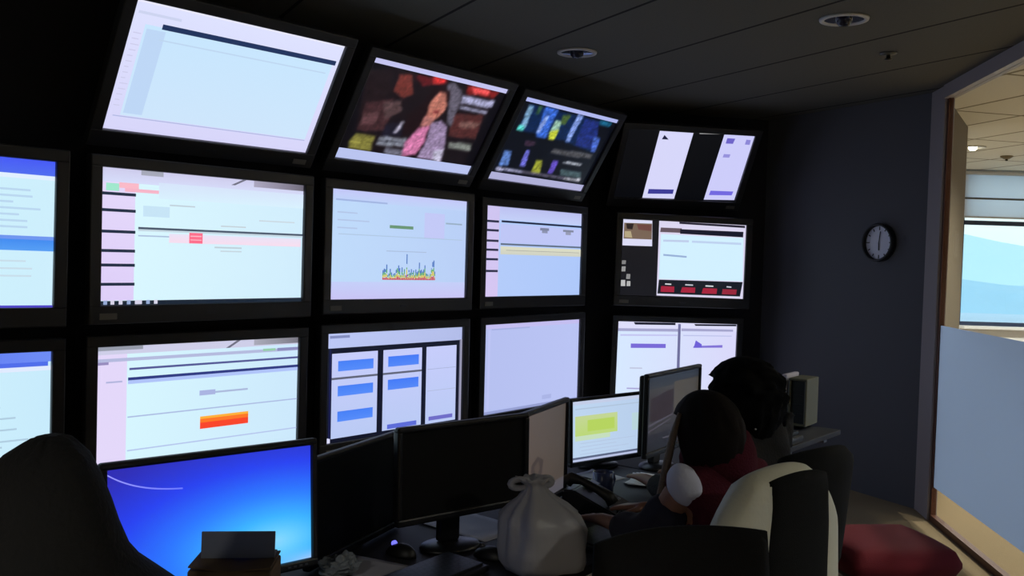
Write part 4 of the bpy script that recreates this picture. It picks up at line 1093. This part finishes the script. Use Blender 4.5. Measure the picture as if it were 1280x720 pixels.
# white plastic carrier bag
bm = bmesh.new(); rings = []
prof = [(.0, .085), (.006, .108), (.03, .120), (.07, .122), (.11, .120), (.15, .110), (.178, .082), (.20, .054), (.222, .032), (.236, .024), (.248, .034), (.258, .044)]
NS = 72
for k, (z, r) in enumerate(prof):
    ring = []
    for i in range(NS):
        a = 2 * PI * i / NS; fz = z / .27
        pleat = .16 * fz * math.sin(a * 9 + 2 * math.sin(a * 2)) + .10 * noise.noise(V((math.cos(a) * 1.6, math.sin(a) * 1.6, z * 12)))
        rr = r * (1 + pleat)
        sq = 1 / max(abs(math.cos(a)), abs(math.sin(a))) ** (.35 * (1 - fz))
        rr *= 1 + .05 * noise.noise(V((math.cos(a) * 4, math.sin(a) * 4, z * 30)))
        ring.append(bm.verts.new((rr * sq * math.cos(a) * 1.02 - .045 * fz ** 2, rr * sq * math.sin(a) * .86, z + .006 * noise.noise(V((math.cos(a) * 3, math.sin(a) * 3, k)))*fz)))
    rings.append(ring)
for a, b in zip(rings, rings[1:]):
    for i in range(NS): j = (i + 1) % NS; bm.faces.new((a[i], a[j], b[j], b[i]))
bm.faces.new(list(reversed(rings[0])))
bg = empty('plastic_bag', (0.112, 2.63, DZ + .0015), .4, 'white translucent plastic bag, gathered at the top, standing on the desk', 'bag')
bagm = bag_mat()
sb = link('sack', bm, bagm, bg, True)
so = sb.modifiers.new('thick', 'SOLIDIFY'); so.thickness = .0012
for sx in (-1, 1):
    pts = [(-.04 + sx * (.034 - .030 * math.cos(t * PI / 8)), .004 + .006 * math.sin(t * PI / 16), .238 + .014 * math.sin(t * PI / 8) + .006 * t / 16) for t in range(17)]
    bm = tube(pts, [.0055 + .004 * math.sin(t * PI / 16) for t in range(17)], 8); link('handle_loop', bm, bagm, bg, True)

# black desk phone under the lit monitor
ph = empty('desk_phone', (0.322, 3.262, DZ), yaw_desk + .25, 'black desk phone between the monitor with the tan reflection and the lit white one', 'phone')
bm = bmesh.new()
prof2 = [(-.10, .0), (-.10, .018), (.06, .085), (.10, .080), (.10, 0)]
vs = [[bm.verts.new((sx * .095, y, z)) for y, z in prof2] for sx in (-1, 1)]
bm.faces.new(vs[0]); bm.faces.new(list(reversed(vs[1])))
for i in range(5):
    j = (i + 1) % 5; bm.faces.new((vs[0][j], vs[0][i], vs[1][i], vs[1][j]))
bmesh.ops.recalc_face_normals(bm, faces=bm.faces)
bmesh.ops.bevel(bm, geom=list(bm.edges), offset=.006, segments=2, affect='EDGES')
link('phone_body', bm, mat('black_phone_plastic', (26, 27, 34), .35), ph)
RT = Matrix.Rotation(math.atan2(.067, .16), 3, 'X')
link('display', box((.035, .035, .081), (.085, .035, .006), RT, bev=.002), mat('blue_grey_phone_display', (92, 108, 140), .25), ph)
for i in range(3):
    for j in range(4): link('key', box((.012 + .022 * i, -.005 - .018 * j, .0605 - .0076 * j), (.015, .011, .006), RT, bev=.002), mat('grey_phone_keys', (120, 122, 132), .5), ph)
link('handset', tube([(-.06, -.075, .048), (-.06, -.06, .07), (-.06, -.02, .088), (-.06, .04, .112), (-.06, .075, .118), (-.06, .092, .105)], [.022, .021, .014, .014, .021, .022], 14), black_pl, ph, True)
link('handset_cord', tube([(-.06 + .012 * math.sin(t * 1.1) - .02 * math.sin(t / 40 * PI), -.08 - .05 * math.sin(t / 40 * PI), .03 - .02 * (t / 40) + .006 * math.cos(t * 1.1)) for t in range(41)], .0025, 6), black_pl, ph, True)

mg = empty('mug', (0.36, 3.47, DZ), .8, 'small dark blue mug beside the desk phone', 'mug')
link('cup', lathe([(.001, .001), (.034, .001), (.038, .008), (.039, .09), (.0365, .092), (.035, .088), (.033, .012), (.001, .009)], 28, None, False), mat('dark_blue_glaze', (62, 72, 112), .25), mg, True)
link('handle', tube([(.036, 0, .075), (.058, 0, .078), (.068, 0, .055), (.058, 0, .03), (.037, 0, .024)], .0055, 8), mat('dark_blue_glaze'), mg, True)

# cardboard carton with upright card, bottom left
bx = empty('cardboard_box', (-0.528, 1.84, DZ), .06, 'small brown carton standing in front of the blue monitor', 'box')
link('carton', box((0, 0, .126), (.158, .11, .252), bev=.004), mat('brown_card', (92, 76, 62), .85, var=.25, vscale=14), bx)
for sx in (-1, 1):
    link('flap', box((sx * .042, -.0, .255), (.072, .106, .003), Matrix.Rotation(-sx * .12, 3, 'Y')), mat('brown_card'), bx)
def card_mat():
    m = mat('grey_card', (120, 126, 136), .6, var=.2, vscale=25); n = m.node_tree
    tl = n.nodes.new('ShaderNodeBsdfTranslucent'); tl.inputs[0].default_value = (.35, .37, .42, 1); mx = n.nodes.new('ShaderNodeMixShader'); mx.inputs[0].default_value = .4
    n.links.new(n.nodes['Principled BSDF'].outputs[0], mx.inputs[1]); n.links.new(tl.outputs[0], mx.inputs[2]); n.links.new(mx.outputs[0], n.nodes['Material Output'].inputs[0])
    return m
cd = empty('card_sign', (-0.535, 1.885, DZ + .2795), .12, 'grey card propped upright on top of the brown carton', 'card')
cd.location = (-0.526, 1.85, DZ + .2585)
link('card', box((.0, 0, .026), (.142, .006, .052), Matrix.Rotation(-.08, 3, 'X'), bev=.001), card_mat(), cd)
link('fold', box((.0, .022, .002), (.142, .04, .003), bev=.001), mat('grey_card'), cd)

# pale tower case at the far end of the desk
tw = empty('computer_tower', (1.592, 5.141, DZ), -.62, 'slim pale grey computer tower at the far end of the desk, by the dark wall', 'computer')
link('front_panel', box((-.054, 0, .145), (.028, .20, .29), bev=.006), mat('pale_lilac_plastic', (186, 182, 196), .4), tw)
bm = rim(.075, .23, .014, .014, .014, .014, -.1, .1); xf(bm, T((.020, 0, .145)))
link('case_frame', bm, mat('olive_grey_plastic', (92, 90, 70), .5), tw)
link('side_panel', box((.020, 0, .145), (.078, .17, .24), bev=.003), mat('dark_case_panel', (26, 28, 24), .5), tw)
for k in range(3): link('vent_slot', box((.02, -.0868, .08 + .05 * k), (.05, .003, .008)), black_pl, tw)
# low clutter beside it
pr = empty('desk_tray', (1.30, 4.62, DZ), yaw_desk, 'low black tray on the desk beyond the person with bushy hair', 'tray')
link('tray', box((0, 0, .02), (.30, .22, .04), bev=.014), black_pl, pr)
link('tray_lid', box((0, 0, .050), (.26, .18, .02), bev=.009), mat('dark_teal_plastic', (24, 30, 34), .4), pr)
cbl = link('loose_cable', tube([(DL(.68 + .02 * i, -.27 + .03 * math.sin(i * .55)).x, DL(.68 + .02 * i, -.27 + .03 * math.sin(i * .55)).y, DZ + .0042) for i in range(22)], .004, 8), mat('grey_cable', (110, 110, 118), .5))
cbl.data.shade_smooth(); tag(cbl, 'loose grey cable winding across the desk behind the mice', 'cable')
